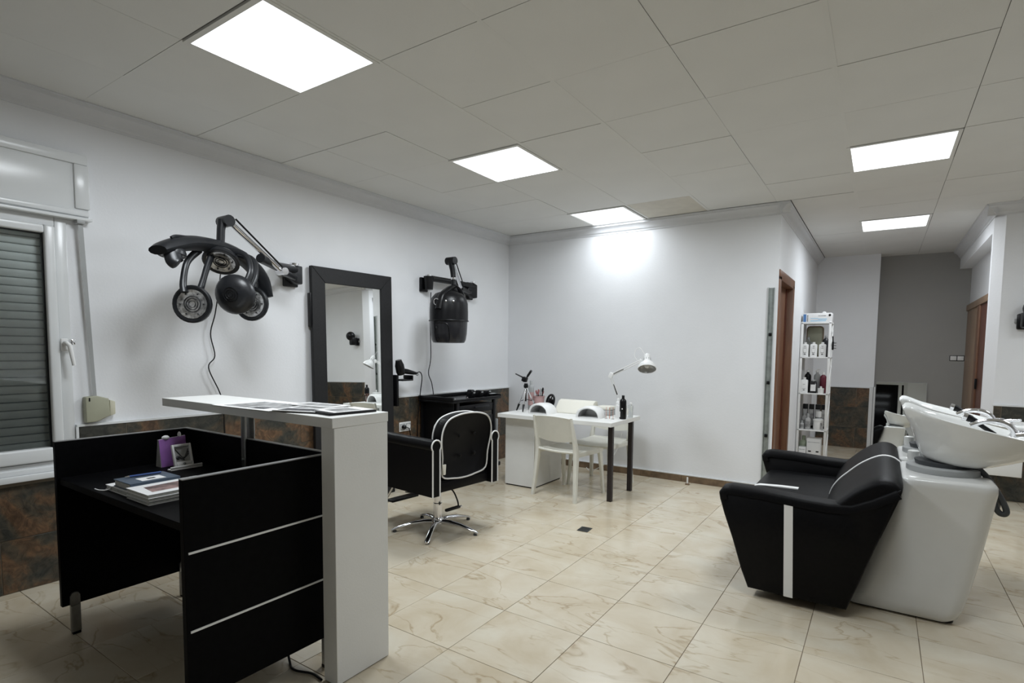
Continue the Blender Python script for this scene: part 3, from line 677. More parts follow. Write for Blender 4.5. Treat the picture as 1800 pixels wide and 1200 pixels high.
# magazines & papers on the counter
def flat(name, label, cat, pts, z, th, m, group=None, inner=None, curl=0):
    cx = sum(p[0] for p in pts)/len(pts); cy = sum(p[1] for p in pts)/len(pts)
    t = thing(name, label, cat, (cx, cy, z), group=group)
    G().prism(pts, 'z', z, z+th).build('pages' if th > .003 else 'sheet', PAGES if th > .003 else m, t, smooth=False)
    G().prism(pts, 'z', z+th, z+th+.0008).build('cover', m, t, smooth=False)
    if inner:
        for (m2, q) in inner:
            G().prism(q, 'z', z+th+.0008, z+th+.0014).build('print', m2, t, smooth=False)
    return t
def quad(c, w, h, a):
    ca, sa = math.cos(a), math.sin(a); return [(c[0]+ca*u-sa*v, c[1]+sa*u+ca*v) for u, v in ((-w/2,-h/2),(w/2,-h/2),(w/2,h/2),(-w/2,h/2))]
CZt = 1.0665
flat('open_magazine', 'open black-and-white magazine at the left end of the white counter', 'magazine', quad((-2.29,1.435),.42,.28,.03), CZt, .004, PAPER, 'magazines on the counter',
     [(GREYPR, quad((-2.36,1.42),.17,.2,.03)), (GREYPR, quad((-2.2,1.46),.14,.16,.03)), (DARKPR, quad((-2.21,1.35),.09,.05,.2))])
flat('leaflet', 'dark-printed leaflet fanned out between the open magazine and the tablet case', 'leaflet', quad((-2.02,1.47),.20,.26,.35), CZt+.0055, .0025, PAPER, None, [(DARKPR, quad((-2.0,1.39),.15,.07,.35)), (GREYPR, quad((-2.04,1.5),.14,.12,.35))])
flat('magazine', 'glossy magazine with grey cover picture at the back of the white counter', 'magazine', quad((-2.07,1.545),.26,.12,.08), CZt+.009, .003, PAPER, 'magazines on the counter', [(GREYPR, quad((-2.07,1.545),.2,.08,.08))])
t = thing('folder', 'thin black folder with a pale sheet on it at the right end of the counter', 'folder', (-1.83,1.51,CZt))
G().prism(quad((-1.84,1.49),.15,.22,-.12), 'z', CZt, CZt+.009).build('cover', BLKPL, t, bevel=.002)
G().prism(quad((-1.845,1.50),.145,.19,-.12), 'z', CZt+.009, CZt+.0105).build('sheet', PAPER, t, smooth=False)
G().prism(quad((-1.845,1.49),.10,.11,-.12), 'z', CZt+.0105, CZt+.011).build('print', GREYPR, t, smooth=False)
# desk items
dz = .733
t = thing('planner', 'white planner with a ribbon lying lowest on the black desk', 'book', (-2.56,1.03,dz))
G().box(-2.665,-2.47,.935,1.14,dz+.003,dz+.018).build('pages', PAGES, t, smooth=False)
G().box(-2.668,-2.467,.932,1.142,dz+.018,dz+.021).box(-2.668,-2.467,.932,1.142,dz,dz+.003).build('cover', PAPER, t, smooth=False)
G().tube(smoothpts([(-2.62,.933,dz+.012),(-2.63,.922,dz+.004),(-2.66,.908,dz+.002),(-2.70,.905,dz+.002)]), .0025, 5).build('ribbon', PAPER, t)
t = thing('hardback_book', 'slate blue hardback book lying on the white planner', 'book', (-2.52,1.03,dz+.022))
G().box(-2.60,-2.452,.942,1.122,dz+.025,dz+.047).build('pages', PAGES, t, smooth=False)
G().box(-2.604,-2.448,.938,1.126,dz+.047,dz+.051).box(-2.604,-2.448,.938,1.126,dz+.0215,dz+.025).box(-2.452,-2.448,.938,1.126,dz+.022,dz+.05).build('cover', BLUEBK, t, bevel=.001)
G().box(-2.535,-2.468,.99,1.08,dz+.0512,dz+.0518).build('cover_print', PAPER, t, smooth=False)
G().box(-2.51,-2.49,1.02,1.05,dz+.0519,dz+.0523).build('small_print', DARKPR, t, smooth=False)
t = thing('pen', 'blue pen lying along the left edge of the slate blue book', 'pen', (-2.57,1.05,dz+.056))
G().tube([(-2.575,.985,dz+.0565),(-2.562,1.10,dz+.0565)], .0045, 8).build('barrel', NAVY, t)
G().tube([(-2.577,.968,dz+.0565),(-2.575,.985,dz+.0565)], [.002,.0045], 8).build('tip', CHROME, t)
for k, (zz, ox) in enumerate(((0,0),(.014,.003),(.027,-.002))):
    t = thing('catalogue', ['lowest white catalogue of the stack beside the slate blue book','middle white catalogue of the stack beside the slate blue book','top white catalogue with a portrait photo, on the stack beside the slate blue book'][k], 'catalogue', (-2.35,1.06,dz+zz), group='catalogues stacked on the desk')
    x0, x1 = -2.447+ox, -2.258+ox; h = .0125
    G().box(x0+.002,x1-.002,.925,1.19,dz+zz+.001,dz+zz+h-.001).build('pages', PAGES, t, smooth=False)
    G().box(x0,x1,.923,1.192,dz+zz+h-.001,dz+zz+h+.0004).box(x0,x1,.923,1.192,dz+zz,dz+zz+.001).build('cover', PAPER, t, smooth=False)
    if k == 2: G().prism([(-2.40,.965),(-2.30,.955),(-2.30,1.15),(-2.41,1.14)], 'z', dz+zz+h+.0004, dz+zz+h+.001).build('cover_photo', SKINPR, t, smooth=False)
t = thing('gift_bag', 'purple gift bag with a white bow standing on the black desk', 'bag', (-2.95,1.325,dz))
G().loft([[V(-2.985,1.26,dz),V(-2.93,1.26,dz),V(-2.93,1.385,dz),V(-2.985,1.385,dz)],[V(-2.965,1.262,dz+.135),V(-2.955,1.262,dz+.135),V(-2.955,1.388,dz+.145),V(-2.965,1.388,dz+.145)]]).build('bag_side', GREYCARD, t, smooth=False)
G().loft([[V(-2.9295,1.262,dz+.001),V(-2.928,1.262,dz+.001),V(-2.928,1.385,dz+.001),V(-2.9295,1.385,dz+.001)],[V(-2.9545,1.262,dz+.135),V(-2.953,1.262,dz+.135),V(-2.953,1.388,dz+.145),V(-2.9545,1.388,dz+.145)]]).build('bag_front', PURPLE, t, smooth=False)
G().ball((-2.96,1.297,dz+.142),(.014,.018,.012),10,6).ball((-2.96,1.362,dz+.150),(.01,.008,.016),10,6).build('bow', PAPER, t)
t = thing('picture_stand', 'small framed drawing leaning on the purple bag', 'picture frame', (-2.87,1.335,dz))
m_ = Matrix.Translation((-2.86,1.335,dz+.004)) @ Matrix.Rotation(-.28,4,'Y')
g = G(); g.M = m_
for a in ((-.045,-.035,0,.112),(.035,.045,0,.112),(-.035,.035,0,.024),(-.035,.035,.100,.112)): g.box(-.008,.008,*a)
g.build('frame', PAPER, t, bevel=.002)
g = G(); g.M = m_; g.box(-.006,-.002,-.036,.036,.02,.105); g.build('picture', GREYCARD, t, smooth=False)
g = G(); g.M = m_
g.tube([V(.0,-.03,.09),V(.0,-.005,.05),V(0,.008,.04),V(0,.03,.085)], .0022, 5).tube([V(0,-.03,.045),V(0,-.02,.052),V(0,-.008,.04),V(0,.006,.032),V(0,.0,.04),V(0,.018,.05),V(0,.028,.062)], .004, 6).ball((0,-.022,.045),(.001,.009,.011),10,6).ball((0,.028,.07),(.001,.004,.006),8,5)
g.build('drawing', DARKPR, t)
g = G(); g.M = m_; g.ball((.0085,0,.012),(.001,.008,.006),12,6); g.build('emblem', GREYPR, t)
t = thing('card_tray', 'narrow white acrylic tray lying in front of the small framed drawing', 'tray', (-2.80,1.32,dz))
G().box(-2.835,-2.80,1.245,1.395,dz,dz+.008).box(-2.805,-2.80,1.245,1.395,dz+.008,dz+.02).build('tray', PAPER, t, bevel=.003)
G().tube([(-2.812,1.30,dz+.014),(-2.812,1.39,dz+.014)], .005, 8).build('pen_rest', CHROME, t)
# cable under the desk
world()
tag(G().tube(smoothpts([(-2.10,1.38,.30),(-2.07,1.36,.10),(-2.02,1.34,.008),(-1.95,1.315,.006),(-1.87,1.34,.006),(-1.80,1.335,.006)]), .005, 7).build('power_cable', BLKPL), 'black cable hanging under the black desk and lying on the floor', 'cable')
# ---------------------------------------------------------------- styling chair (local: +x forward)
t = thing('styling_chair', 'black leather salon chair with white piping on a chrome five-star base', 'chair', (-2.672,3.01,0), PI-math.radians(5.5), local=True)
def keyhole(z0, z1, r, hw, n=10):
    pts = [(-hw, z0), (-hw, z1-r*1.6)]
    for k in range(n+1):
        a = PI+.5-(PI+1.0)*k/n; pts.append((r*math.cos(a), z1-r+r*math.sin(a)))
    pts += [(hw, z1-r*1.6), (hw, z0)]; return pts
for sy in (-1, 1):
    y0 = sy*.292
    prof = keyhole(.355, .735, .042, .032)
    tp = lambda p, x: V(x, y0+p[0], p[1])
    # rear end lower; front end slightly higher
    rings = [[V(x, y0+p[0], (p[1] if p[1] < .45 else p[1]+dz_)) for p in prof] for x, dz_ in ((-.30,0),(-.29,0),(.0,.003),(.29,.008),(.31,.008))]
    o = G().loft(rings).build('armrest', LEATHER, t, bevel=.0)
    for xx in (-.302, .312):
        G().tube([V(xx, y0+p[0], p[1]) for p in prof], .0052, 7, False).build('piping', PIPING, o)
def backprof(x_, grow=0, n=7):
    """outline of the back cushion: narrower at foot, wide rounded shoulders"""
    P = [(-.215,.475),(-.225,.60),(-.245,.72),(-.235,.80),(-.19,.86),(-.10,.888),(0,.895),(.10,.888),(.19,.86),(.235,.80),(.245,.72),(.225,.60),(.215,.475),(.1,.445),(0,.437),(-.1,.445)]
    P = smoothpts([V(0,a,b) for a, b in P], 4, True)
    return [V(x_-(p.z-.45)*.10, p.y*(1+grow), .65+(p.z-.65)*(1+grow)) for p in P]
bk = G().loft([backprof(-.262,-.05), backprof(-.27,-.012), backprof(-.282,0), backprof(-.245,0.0), backprof(-.19,0), backprof(-.175,-.03), backprof(-.165,-.10)])
bo = bk.build('backrest', LEATHER, t, ang=60)
G().tube(backprof(-.275,.0), .0058, 7, True).build('piping', PIPING, bo)
G().tube(backprof(-.185,.003), .0055, 7, True).build('piping', PIPING, bo)
for yy, zz in ((-.07,.74),(.08,.74),(-.08,.60),(.06,.60)):
    G().ball((-.275-(zz-.45)*.10, yy, zz), (.006,.014,.014), 12, 6).build('button', LEATHER, bo)
G().box(-.262,.28,-.262,.262,.36,.445).build('seat_base', LEATHER, t, bevel=.015, seg=3)
G().box(-.20,.30,-.25,.25,.44,.52).build('seat', LEATHER, t, bevel=.03, seg=4)
G().box(-.272,-.262,-.25,.25,.365,.43).build('rear_apron', LEATHER, t, bevel=.006)
G().prism([(.205,.49),(.225,.49),(.235,.56),(.20,.56)],'x',-.30,-.285).build('hinge_cover', CREAM, t, bevel=.003)
G().lathe([(.033,.05),(.033,.20),(.028,.205),(.028,.34)], 20).build('column', CHROME, t)
G().box(-.11,.11,-.09,.09,.335,.36).build('seat_plate', BLKPL, t, bevel=.004)
G().lathe([(.05,.045),(.052,.06),(.045,.08),(.036,.095)], 20).build('hub', CHROME, t)
G().tube(smoothpts([(-.02,-.02,.33),(-.09,-.06,.30),(-.115,-.09,.22),(-.12,-.095,.175)]), .006, 8).build('pump_lever', BLKPL, t)
G().box(-.14,-.115,-.10,.04,.165,.185).build('pedal', BLKPL, t, bevel=.005)
G().tube([(-.128,-.105,.175),(-.128,-.12,.175)], .006, 8).build('pedal_tip', CHROME, t)
for k in range(5):
    a = math.radians(52+72*k)
    # world angle -> local; star rotated to match feet seen
    rings = []
    for s_, zz, w2, h2 in ((.03,.062,.024,.018),(.10,.066,.021,.016),(.19,.058,.019,.013),(.28,.036,.018,.010),(.32,.022,.018,.009),(.335,.014,.014,.007)):
        c = V(math.cos(a)*s_, math.sin(a)*s_, zz); b = V(-math.sin(a), math.cos(a), 0)
        rings.append([c+b*w2*math.cos(q)+V(0,0,1)*h2*math.sin(q) for q in [2*PI*i/12 for i in range(12)]])
    o = G().loft(rings).build('base_arm', CHROME, t)
    G().lathe([(.014,0),(.014,.012)], 12, Matrix.Translation((math.cos(a)*.313, math.sin(a)*.313, 0))).build('foot_glide', RUBBER, o)
# footrest of the same chair (just visible by the counter edge)
t2 = t
G().tube([(.27,-.16,.36),(.42,-.16,.16),(.42,.16,.16),(.27,.16,.36)], .010, 8).build('footrest', CHROME, t2)
G().box(.36,.44,-.13,.13,.158,.175).build('footrest_pad', BLKPL, t2, bevel=.004)
# ---------------------------------------------------------------- trolley
t = thing('salon_trolley', 'black salon trolley of stacked trays on castors in the corner beside the white table', 'trolley', (-3.55,4.42,0))
x0,x1,y0,y1 = -3.79,-3.345,3.98,4.78
G().box(x0,x1,y0,y1,.815,.835).box(x0,x1,y0,y0+.02,.835,.875).box(x0,x1,y1-.02,y1,.835,.865).box(x0,x0+.02,y0,y1,.835,.87).box(x1-.02,x1,y0+.0,y1,.835,.85).build('top_tray', BLKPL, t, bevel=.006)
for yy in (y0+.10, y1-.10):
    for sx in (x0+.02, x1-.04): G().box(sx,sx+.025,yy-.02,yy+.02,.08,.815).build('upright', BLKPL, t, bevel=.004)
for k in range(5):
    zz = .70-.125*k
    o = G().box(x0+.04,x1-.02,y0+.13,y1-.12,zz,zz+.085).build('drawer', BLKPL, t, bevel=.008)
    G().box(x1-.02,x1-.008,y0+.36,y1-.20,zz+.045,zz+.062).build('drawer_handle', DRYPL, o, bevel=.003)
G().box(x0,x1,y0+.04,y1,.095,.14).build('base', BLKPL, t, bevel=.01)
G().box(x0+.005,x0+.02,y0+.03,y1-.01,.14,.815).build('back_panel', BLKPL, t, bevel=.003)
G().box(x0+.02,x1-.04,y0+.06,y0+.075,.14,.815).build('side_panel', BLKPL, t, bevel=.003)
G().box(x1-.045,x1-.015,y1-.05,y1-.035,.14,.60).build('side_rail', GREYPL, t, bevel=.003)
for yy in (y0+.12,y1-.06):
    for sx in (x0+.05,x1-.05):
        o = G().tube([(sx,yy,.095),(sx,yy,.06)], .01, 8).build('castor', BLKPL, t)
        G().tube([(sx-.012,yy,.028),(sx+.012,yy,.028)], .027, 14).build('wheel', BLKPL, o)
for k, yy in enumerate((y0+.03, y0+.22)): G().tube([(x1,yy,.86),(x1+.005,yy,.86)], .008, 8).build('rivet', CHROME, t)
for k in range(3):
    yy = 4.40+.135*k
    u = thing('hair_clipper', ['black clipper nearest the camera of three standing on the trolley','middle black clipper of three standing on the trolley','black clipper farthest right of three standing on the trolley'][k], 'clipper', (-3.46,yy,.835), group='clippers on the trolley')
    G().prism([(-3.50,.836),(-3.42,.836),(-3.41,.905),(-3.43,.925-.012*k),(-3.48,.925-.012*k)],'y',yy-.035,yy+.02).build('body', BLKPL, u, bevel=.008)
    G().box(-3.412,-3.405,yy-.02,yy+.005,.89,.90).build('switch', GREYPL, u)
t = thing('comb', 'pale comb lying at the far end of the trolley top', 'comb', (-3.42,4.70,.86))
G().obox((-3.42,4.705,.869),(.03,.10,.006)).build('comb_back', GREYPL, t, bevel=.002)
g = G()
for k in range(12): g.box(-3.405,-3.385,4.66+.0075*k,4.663+.0075*k,.867,.871)
tag(g.build('teeth', GREYPL, t, smooth=False), kind='stuff')
# ---------------------------------------------------------------- nail table
t = thing('nail_table', 'white nail table on a white cabinet and two dark square legs', 'table', (-2.5,4.65,0))
G().box(-3.06,-1.875,4.31,4.985,.683,.72).build('tabletop', WHTLAM, t, bevel=.002, seg=1)
for yy in (4.47,4.93): G().loft([rrect(-1.945,yy,.021,.021,.003,.0,2), rrect(-1.945,yy,.021,.021,.003,.683,2)]).build('leg', TABLEG, t, ang=30)
G().box(-3.05,-2.715,4.435,4.98,.012,.682).build('cabinet', WHTLAM, t, bevel=.002, seg=1)
G().box(-3.04,-2.725,4.445,4.97,.0,.012).build('plinth', BLKPL, t, smooth=False)
# ---------------------------------------------------------------- white plastic chairs (local: +y forward, origin floor centre)
def make_chair(label, loc, rz):
    t = thing('plastic_chair', label, 'chair', loc, rz, 'cream plastic chairs at the nail table', local=True)
    # seat: lofted grid shell
    def shell(fn, nu, nv, th, name):
        top = [[fn(i/nu, j/nv) for j in range(nv+1)] for i in range(nu+1)]
        vs = [p for r in top for p in r]; n = len(vs); vs2 = [p-V(0,0,0)+th for p in vs]
        fs = []; W_ = nv+1
        for i in range(nu):
            for j in range(nv):
                a, b, c, d = i*W_+j, i*W_+j+1, (i+1)*W_+j+1, (i+1)*W_+j
                fs.append((a,b,c,d)); fs.append((n+d,n+c,n+b,n+a))
        rim = [i for i in range(W_)] + [i*W_+nv for i in range(1,nu+1)] + [nu*W_+j for j in range(nv-1,-1,-1)] + [i*W_ for i in range(nu-1,0,-1)]
        for k in range(len(rim)):
            a, b = rim[k], rim[(k+1) % len(rim)]; fs.append((b,a,n+a,n+b))
        return G().add(vs+vs2, fs).build(name, CHAIRW, t, ang=60)
    shell(lambda u, v: V((u-.5)*(.45-.05*(1-v)), -.20+v*.42, .445-.012*math.sin(PI*v)-.010*math.sin(PI*u)-(.02*(v-.85)/.15 if v > .85 else 0)), 10, 10, V(0,0,-.022), 'seat')
    shell(lambda u, v: V((u-.5)*(.40+.0*v), -.225-.055*v-.028*(1-(2*u-1)**2)*(.6+.4*v), .535+v*.215-.014*(2*u-1)**2*(1 if v > .9 else 0)+(-.02*(1-(2*u-1)**2)*(1-v))), 12, 6, V(0,.012,0), 'backrest')
    for sx in (-1, 1):
        # rear leg rises into back upright
        pr = [(sx*.235,-.25,0,.014,.018),(sx*.218,-.222,.25,.016,.022),(sx*.210,-.205,.43,.018,.028),(sx*.208,-.225,.52,.014,.024),(sx*.206,-.262,.65,.011,.018),(sx*.203,-.285,.745,.008,.012)]
        G().loft([rrect(p[0],p[1],p[3],p[4],.006,p[2],2) for p in pr]).build('rear_leg', CHAIRW, t, ang=50)
        pf = [(sx*.225,.23,0,.013,.014),(sx*.215,.205,.25,.015,.018),(sx*.205,.185,.425,.018,.024)]
        G().loft([rrect(p[0],p[1],p[3],p[4],.006,p[2],2) for p in pf]).build('front_leg', CHAIRW, t, ang=50)
        G().box(sx*.212-.008,sx*.212+.008,-.20,.19,.39,.432).build('side_rail', CHAIRW, t, bevel=.004)
    G().tube(smoothpts([(-.205,-.215,.435),(-.1,-.235,.432),(0,-.24,.431),(.1,-.235,.432),(.205,-.215,.435)]), .012, 8).build('rear_rail', CHAIRW, t)
    return t
c1 = make_chair('cream plastic chair in front of the nail table, its back to the camera', (-2.365,4.50,0), math.radians(-7))
dup(c1, (-2.30,5.02,0), math.radians(180-4), 'cream plastic chair behind the nail table, against the back wall, facing the camera')
# cable below
world()
tag(G().tube(smoothpts([(-2.3,5.58,.45),(-2.33,5.50,.25),(-2.42,5.42,.12),(-2.52,5.4,.05),(-2.6,5.42,.02),(-2.68,5.5,.03)]), .004, 6).build('lamp_cable', PLASTW), 'thin white cable hanging below the nail table against the back wall', 'cable')
# ---------------------------------------------------------------- things on the nail table
TZ = .72
t = thing('tripod', 'small silver and black camera tripod standing on the left of the nail table', 'tripod', (-2.94,4.63,TZ))
top = V(-2.94,4.63,TZ+.245)
for (lx, ly) in ((-3.02,4.585),(-2.905,4.52),(-2.885,4.76)):
    b = V(lx,ly,TZ+.006); d = (b-top)
    o = G().tube([top, top+d*.72], .007, 8).build('leg', CHROME, t)
    G().tube([top+d*.72, b], [.012,.006], 8).build('leg_foot', BLKPL, o)
    G().tube([V(-2.94,4.63,TZ+.12), top+d*.60], .0035, 6).build('strut', BLKPL, o)
G().tube([V(-2.94,4.63,TZ+.10), V(-2.94,4.63,TZ+.27)], .007, 8).build('centre_column', BLKPL, t)
G().lathe([(.02,0),(.024,.02),(.016,.045)], 12, Matrix.Translation((-2.94,4.63,TZ+.235))).build('crown', BLKPL, t)
G().obox((-2.95,4.62,TZ+.32),(.05,.04,.045),0,.3,0).ball((-2.955,4.62,TZ+.32),(.03,.025,.028),10,8).build('pan_head', BLKPL, t, bevel=.004)
G().tube([(-2.95,4.62,TZ+.33),(-2.99,4.60,TZ+.352),(-3.035,4.58,TZ+.375)], [.009,.007,.006], 8).build('short_handle', BLKPL, t)
G().tube([(-2.93,4.62,TZ+.33),(-2.905,4.61,TZ+.36),(-2.855,4.59,TZ+.41)], [.005,.012,.012], 8).build('long_handle', BLKPL, t)
def bottle(name, label, x, y, z, r, h, m, capm=BLKPL, caph=.02, capr=.5, group=None, lab=None, sh=.8, cat='bottle', pump=False, sq=False):
    t = thing(name, label, cat, (x,y,z), group=group)
    mm = Matrix.Translation((x,y,z))
    if sq:
        G().loft([rrect(x,y,r,r*.7,r*.25,z,3), rrect(x,y,r,r*.7,r*.25,z+h*sh,3), rrect(x,y,r*.8,r*.55,r*.25,z+h*(sh+.04),3), rrect(x,y,r*.35,r*.35,r*.3,z+h*(sh+.07),3), rrect(x,y,r*.35,r*.35,r*.3,z+h-caph,3)]).build('body', m, t, ang=50)
    else:
        G().lathe([(r*.9,0),(r,.004),(r,h*sh*.92),(r*.9,h*sh),(r*.4,h*(sh+.07)),(r*.38,h-caph)], 16, mm).build('body', m, t, ang=50)
    if pump:
        G().tube([(x,y,z+h-caph),(x,y,z+h+.012)], r*.16, 8).tube([(x,y,z+h+.015),(x+r*.9,y-.004,z+h+.012)], r*.22, 8).build('pump', capm, t)
        G().lathe([(r*.5,0),(r*.5,caph)], 12, Matrix.Translation((x,y,z+h-caph))).build('cap', capm, t)
    else:
        G().lathe([(r*capr,0),(r*capr,caph*.9),(r*capr*.8,caph)], 14, Matrix.Translation((x,y,z+h-caph))).build('cap', capm, t)
    if lab:
        if sq: G().box(x-r*.75,x+r*.75,y-r*.7-.001,y-r*.7+.001,z+h*.15,z+h*sh*.75).build('label', lab, t, smooth=False)
        else: G().lathe([(r+.0006,h*.15),(r+.0006,h*sh*.75)], 16, mm, False).build('label', lab, t)
    return t
bottle('spray_bottle', 'grey bottle with a dusty pink base standing behind the tripod', -2.985,4.80,TZ,.030,.30,GREYPL,GREYPL,.05,.5,lab=PINK)
t = thing('brush_pot', 'pink pot filled with make-up brushes behind the left nail lamp', 'pot', (-2.91,4.84,TZ))
G().lathe([(.045,0),(.055,.13),(.060,.135),(.060,.142),(.054,.142),(.044,.01)], 18, Matrix.Translation((-2.91,4.84,TZ))).build('pot', PINK, t)
BL = ['leftmost pink-tipped brush in the pink pot','second pink-tipped brush from the left in the pink pot','grey-tipped brush in the middle of the pink pot','tall black-tipped brush at the right of the pink pot','short pink-tipped brush at the front of the pink pot','pink-tipped brush at the back right of the pink pot']
for k, (dx, dy, h, m) in enumerate(((-.03,0,.20,PINKBR),(-.012,.01,.21,PINKBR),(.015,.0,.22,GREYPL),(.035,.0,.23,BLKPL),(.0,-.025,.19,PINKBR),(.025,.025,.20,PINKBR))):
    u = thing('makeup_brush', BL[k], 'brush', (-2.91+dx,4.84+dy,TZ+.02), group='brushes in the pink pot')
    G().tube([(-2.91+dx*.6,4.84+dy*.6,TZ+.012),(-2.91+dx,4.84+dy,TZ+h*.8)], .0035, 6).build('stem', BLKPL, u)
    G().tube([(-2.91+dx,4.84+dy,TZ+h*.8),(-2.91+dx*1.2,4.84+dy,TZ+h*.92),(-2.91+dx*1.25,4.84+dy,TZ+h)], [.006,.011,.005], 8).build('bristles', m, u)
t = thing('ring_fan', 'small round black desk fan behind the left nail lamp', 'fan', (-2.80,4.88,TZ))
mm = Matrix.Translation((-2.80,4.88,TZ+.09)) @ Matrix.Rotation(-.5,4,'Z') @ Matrix.Rotation(PI/2-.25,4,'X')
g = G(); g.M = mm
for a_ in range(3): pass
g.tube([V(.068*math.cos(a),.068*math.sin(a),0) for a in [2*PI*k/24 for k in range(24)]], .011, 8, True); g.build('rim', BLKPL, t)
g = G(); g.M = mm
for k in range(6): g.tube([V(0,0,.004), V(.068*math.cos(k*PI/3+.3), .068*math.sin(k*PI/3+.3), 0)], .007, 6)
g.lathe([(.03,-.015),(.03,.012),(.01,.018)], 16); g.build('spokes', BLKPL, t)
G().lathe([(.05,0),(.05,.008),(.015,.02)], 16, Matrix.Translation((-2.70,4.865,TZ))).build('base', BLKPL, t)
G().obox((-2.72,4.85,TZ+.008),(.09,.035,.014),0,0,-.3).build('cord_block', BLKPL, t, bevel=.004)
t = thing('wax_pot', 'tiny white jar beside the black desk fan', 'jar', (-2.70,4.93,TZ))
G().lathe([(.024,0),(.026,.05)], 14, Matrix.Translation((-2.70,4.93,TZ))).build('jar', PLASTW, t)
G().lathe([(.028,.05),(.028,.062),(.02,.066)], 14, Matrix.Translation((-2.70,4.93,TZ))).build('lid', PLASTW, t)
def uv(label, x, y, rz, s):
    t = thing('nail_lamp', label, 'nail lamp', (x,y,TZ), rz, 'white arched nail lamps', local=True)
    W_, D_, H_ = .115*s, .10, .10*s
    def arch(yy, k, base=0): return [V(W_*k*math.cos(a), yy, base+H_*k*math.sin(a)**.85) for a in [PI*i/16 for i in range(17)]]
    G().loft([arch(-D_*.92,.78), arch(-D_,.86), arch(-D_*.9,.97), arch(-D_*.3,1.0), arch(D_*.6,.95), arch(D_,.75), arch(D_*1.08,.45)], False, True).build('shell', PLASTW, t, ang=60)
    G().loft([arch(-D_*.92,.775), arch(D_*.5,.72)], False, True).build('chamber', LAMPIN, t)
    G().box(-W_*.95,W_*.95,-D_,D_*.9,0,.006).build('floor_plate', PLASTW, t, bevel=.002)
    return t
uv('white arched nail lamp on the left, beside the tripod', -2.715,4.60,math.radians(-4),1.05)
uv('white arched nail lamp on the right, beside the wire stand', -2.20,4.60,math.radians(4),1.08)
t = thing('arm_rest', 'cream sloped arm rest cushion in the middle of the nail table', 'arm rest', (-2.45,4.78,TZ))
pr = [(4.715,TZ),(4.72,TZ+.02),(4.80,TZ+.115),(4.84,TZ+.128),(4.88,TZ+.12),(4.90,TZ+.06),(4.90,TZ)]
G().prism(pr, 'x', -2.66,-2.27).build('cushion', CREAM, t, bevel=.008, seg=3)
t = thing('folded_towel', 'cream folded towel lying behind the right nail lamp', 'towel', (-2.28,4.86,TZ))
G().box(-2.255,-2.10,4.80,4.95,TZ,TZ+.05).build('towel_layer', GREYCARD, t, bevel=.012, seg=3)
G().box(-2.25,-2.105,4.805,4.945,TZ+.05,TZ+.085).build('towel_layer', CREAM, t, bevel=.012, seg=3)
t = thing('wire_display', 'small rose gold wire stand between the right nail lamp and the white box', 'stand', (-2.04,4.60,TZ))
G().box(-2.055,-2.035,4.57,4.59,TZ,TZ+.004).box(-1.990,-1.970,4.57,4.59,TZ,TZ+.004).build('foot', GREYPL, t)
for xx in (-2.03,-1.995):
    g = G().tube([V(xx-.015,4.58,TZ+.002),V(xx-.015,4.58,TZ+.105),V(xx+.017,4.58,TZ+.105),V(xx+.017,4.58,TZ+.002)], .0022, 6); g.build('wire', COPPER, t)
t = thing('tissue_box', 'white square box in front of the desk lamp on the nail table', 'box', (-2.0,4.72,TZ))
G().box(-2.015,-1.935,4.71,4.80,TZ,TZ+.115).build('body', PLASTW, t, bevel=.004)
G().cbox((-1.975,4.755,TZ+.1155),(.05,.03,.003)).build('slot', GREYPL, t)
bottle('pump_bottle', 'white narrow bottle behind the white box on the nail table', -2.035,4.83,TZ,.024,.17,PLASTW,PLASTW,.03)
bottle('bottle', 'tall black bottle with white print on the right end of the nail table', -1.912,4.645,TZ,.030,.215,BLKPL,BLKPL,.03,.42,lab=None)
t = bpy.context.scene.collection.objects.get('bottle')
world()
o_ = [o for o in COL.objects if o.get('label','').startswith('tall black bottle')][0]
G().box(-1.935,-1.925,4.6145,4.6155,TZ+.02,TZ+.07).build('print', PLASTW, o_, smooth=False, off=Vector(o_.location))
G().box(-1.912,-1.902,4.614,4.6155,TZ+.09,TZ+.10).build('print', PLASTW, o_, smooth=False, off=Vector(o_.location))
bottle('nail_polish', 'clear glass bottle right of the tall black bottle', -1.90,4.80,TZ,.022,.14,CLEARB,PLASTW,.03)
# desk lamp
t = thing('desk_lamp', 'white jointed desk lamp clamped to the back of the nail table', 'lamp', (-2.05,4.93,TZ))
G().lathe([(.022,0),(.022,.04),(.014,.05)], 14, Matrix.Translation((-2.03,4.95,TZ))).build('clamp', LAMPW, t)
E0, E1, E2 = V(-2.03,4.93,TZ+.05), V(-2.125,4.85,1.10), V(-1.85,4.85,1.235)
for dx in (-.010, .010):
    G().tube([E0+V(dx,0,0), E1+V(dx,0,-.02)], .0045, 8).build('lower_arm', LAMPW, t)
G().tube([E0*.55+E1*.45, E0*.25+E1*.75], .008, 8).build('spring', BLKPL, t)
G().tube([E0+V(.012,0,.02), E0*.72+E1*.28+V(.02,0,0)], .005, 8).build('spring', BLKPL, t)
G().tube([E1+V(0,0,.012), E2+V(0,0,.012)], .0045, 8).build('upper_arm', LAMPW, t)
G().tube([E1+V(0,0,-.012), E2+V(0,0,-.008)], .0045, 8).build('upper_arm', LAMPW, t)
G().tube([E1*.9+E2*.1, E1*.55+E2*.45], .006, 8).build('spring', STEEL, t)
G().obox(E1, (.04,.02,.055), 0,.4,0).build('elbow', LAMPW, t, bevel=.005)
G().obox(E2+V(.015,0,0), (.035,.02,.045), 0,.4,0).build('head_joint', LAMPW, t, bevel=.005)
mm = Matrix.Translation((-1.775,4.85,1.27)) @ Matrix.Rotation(-.22,4,'Y') @ Matrix.Rotation(-.50,4,'X')
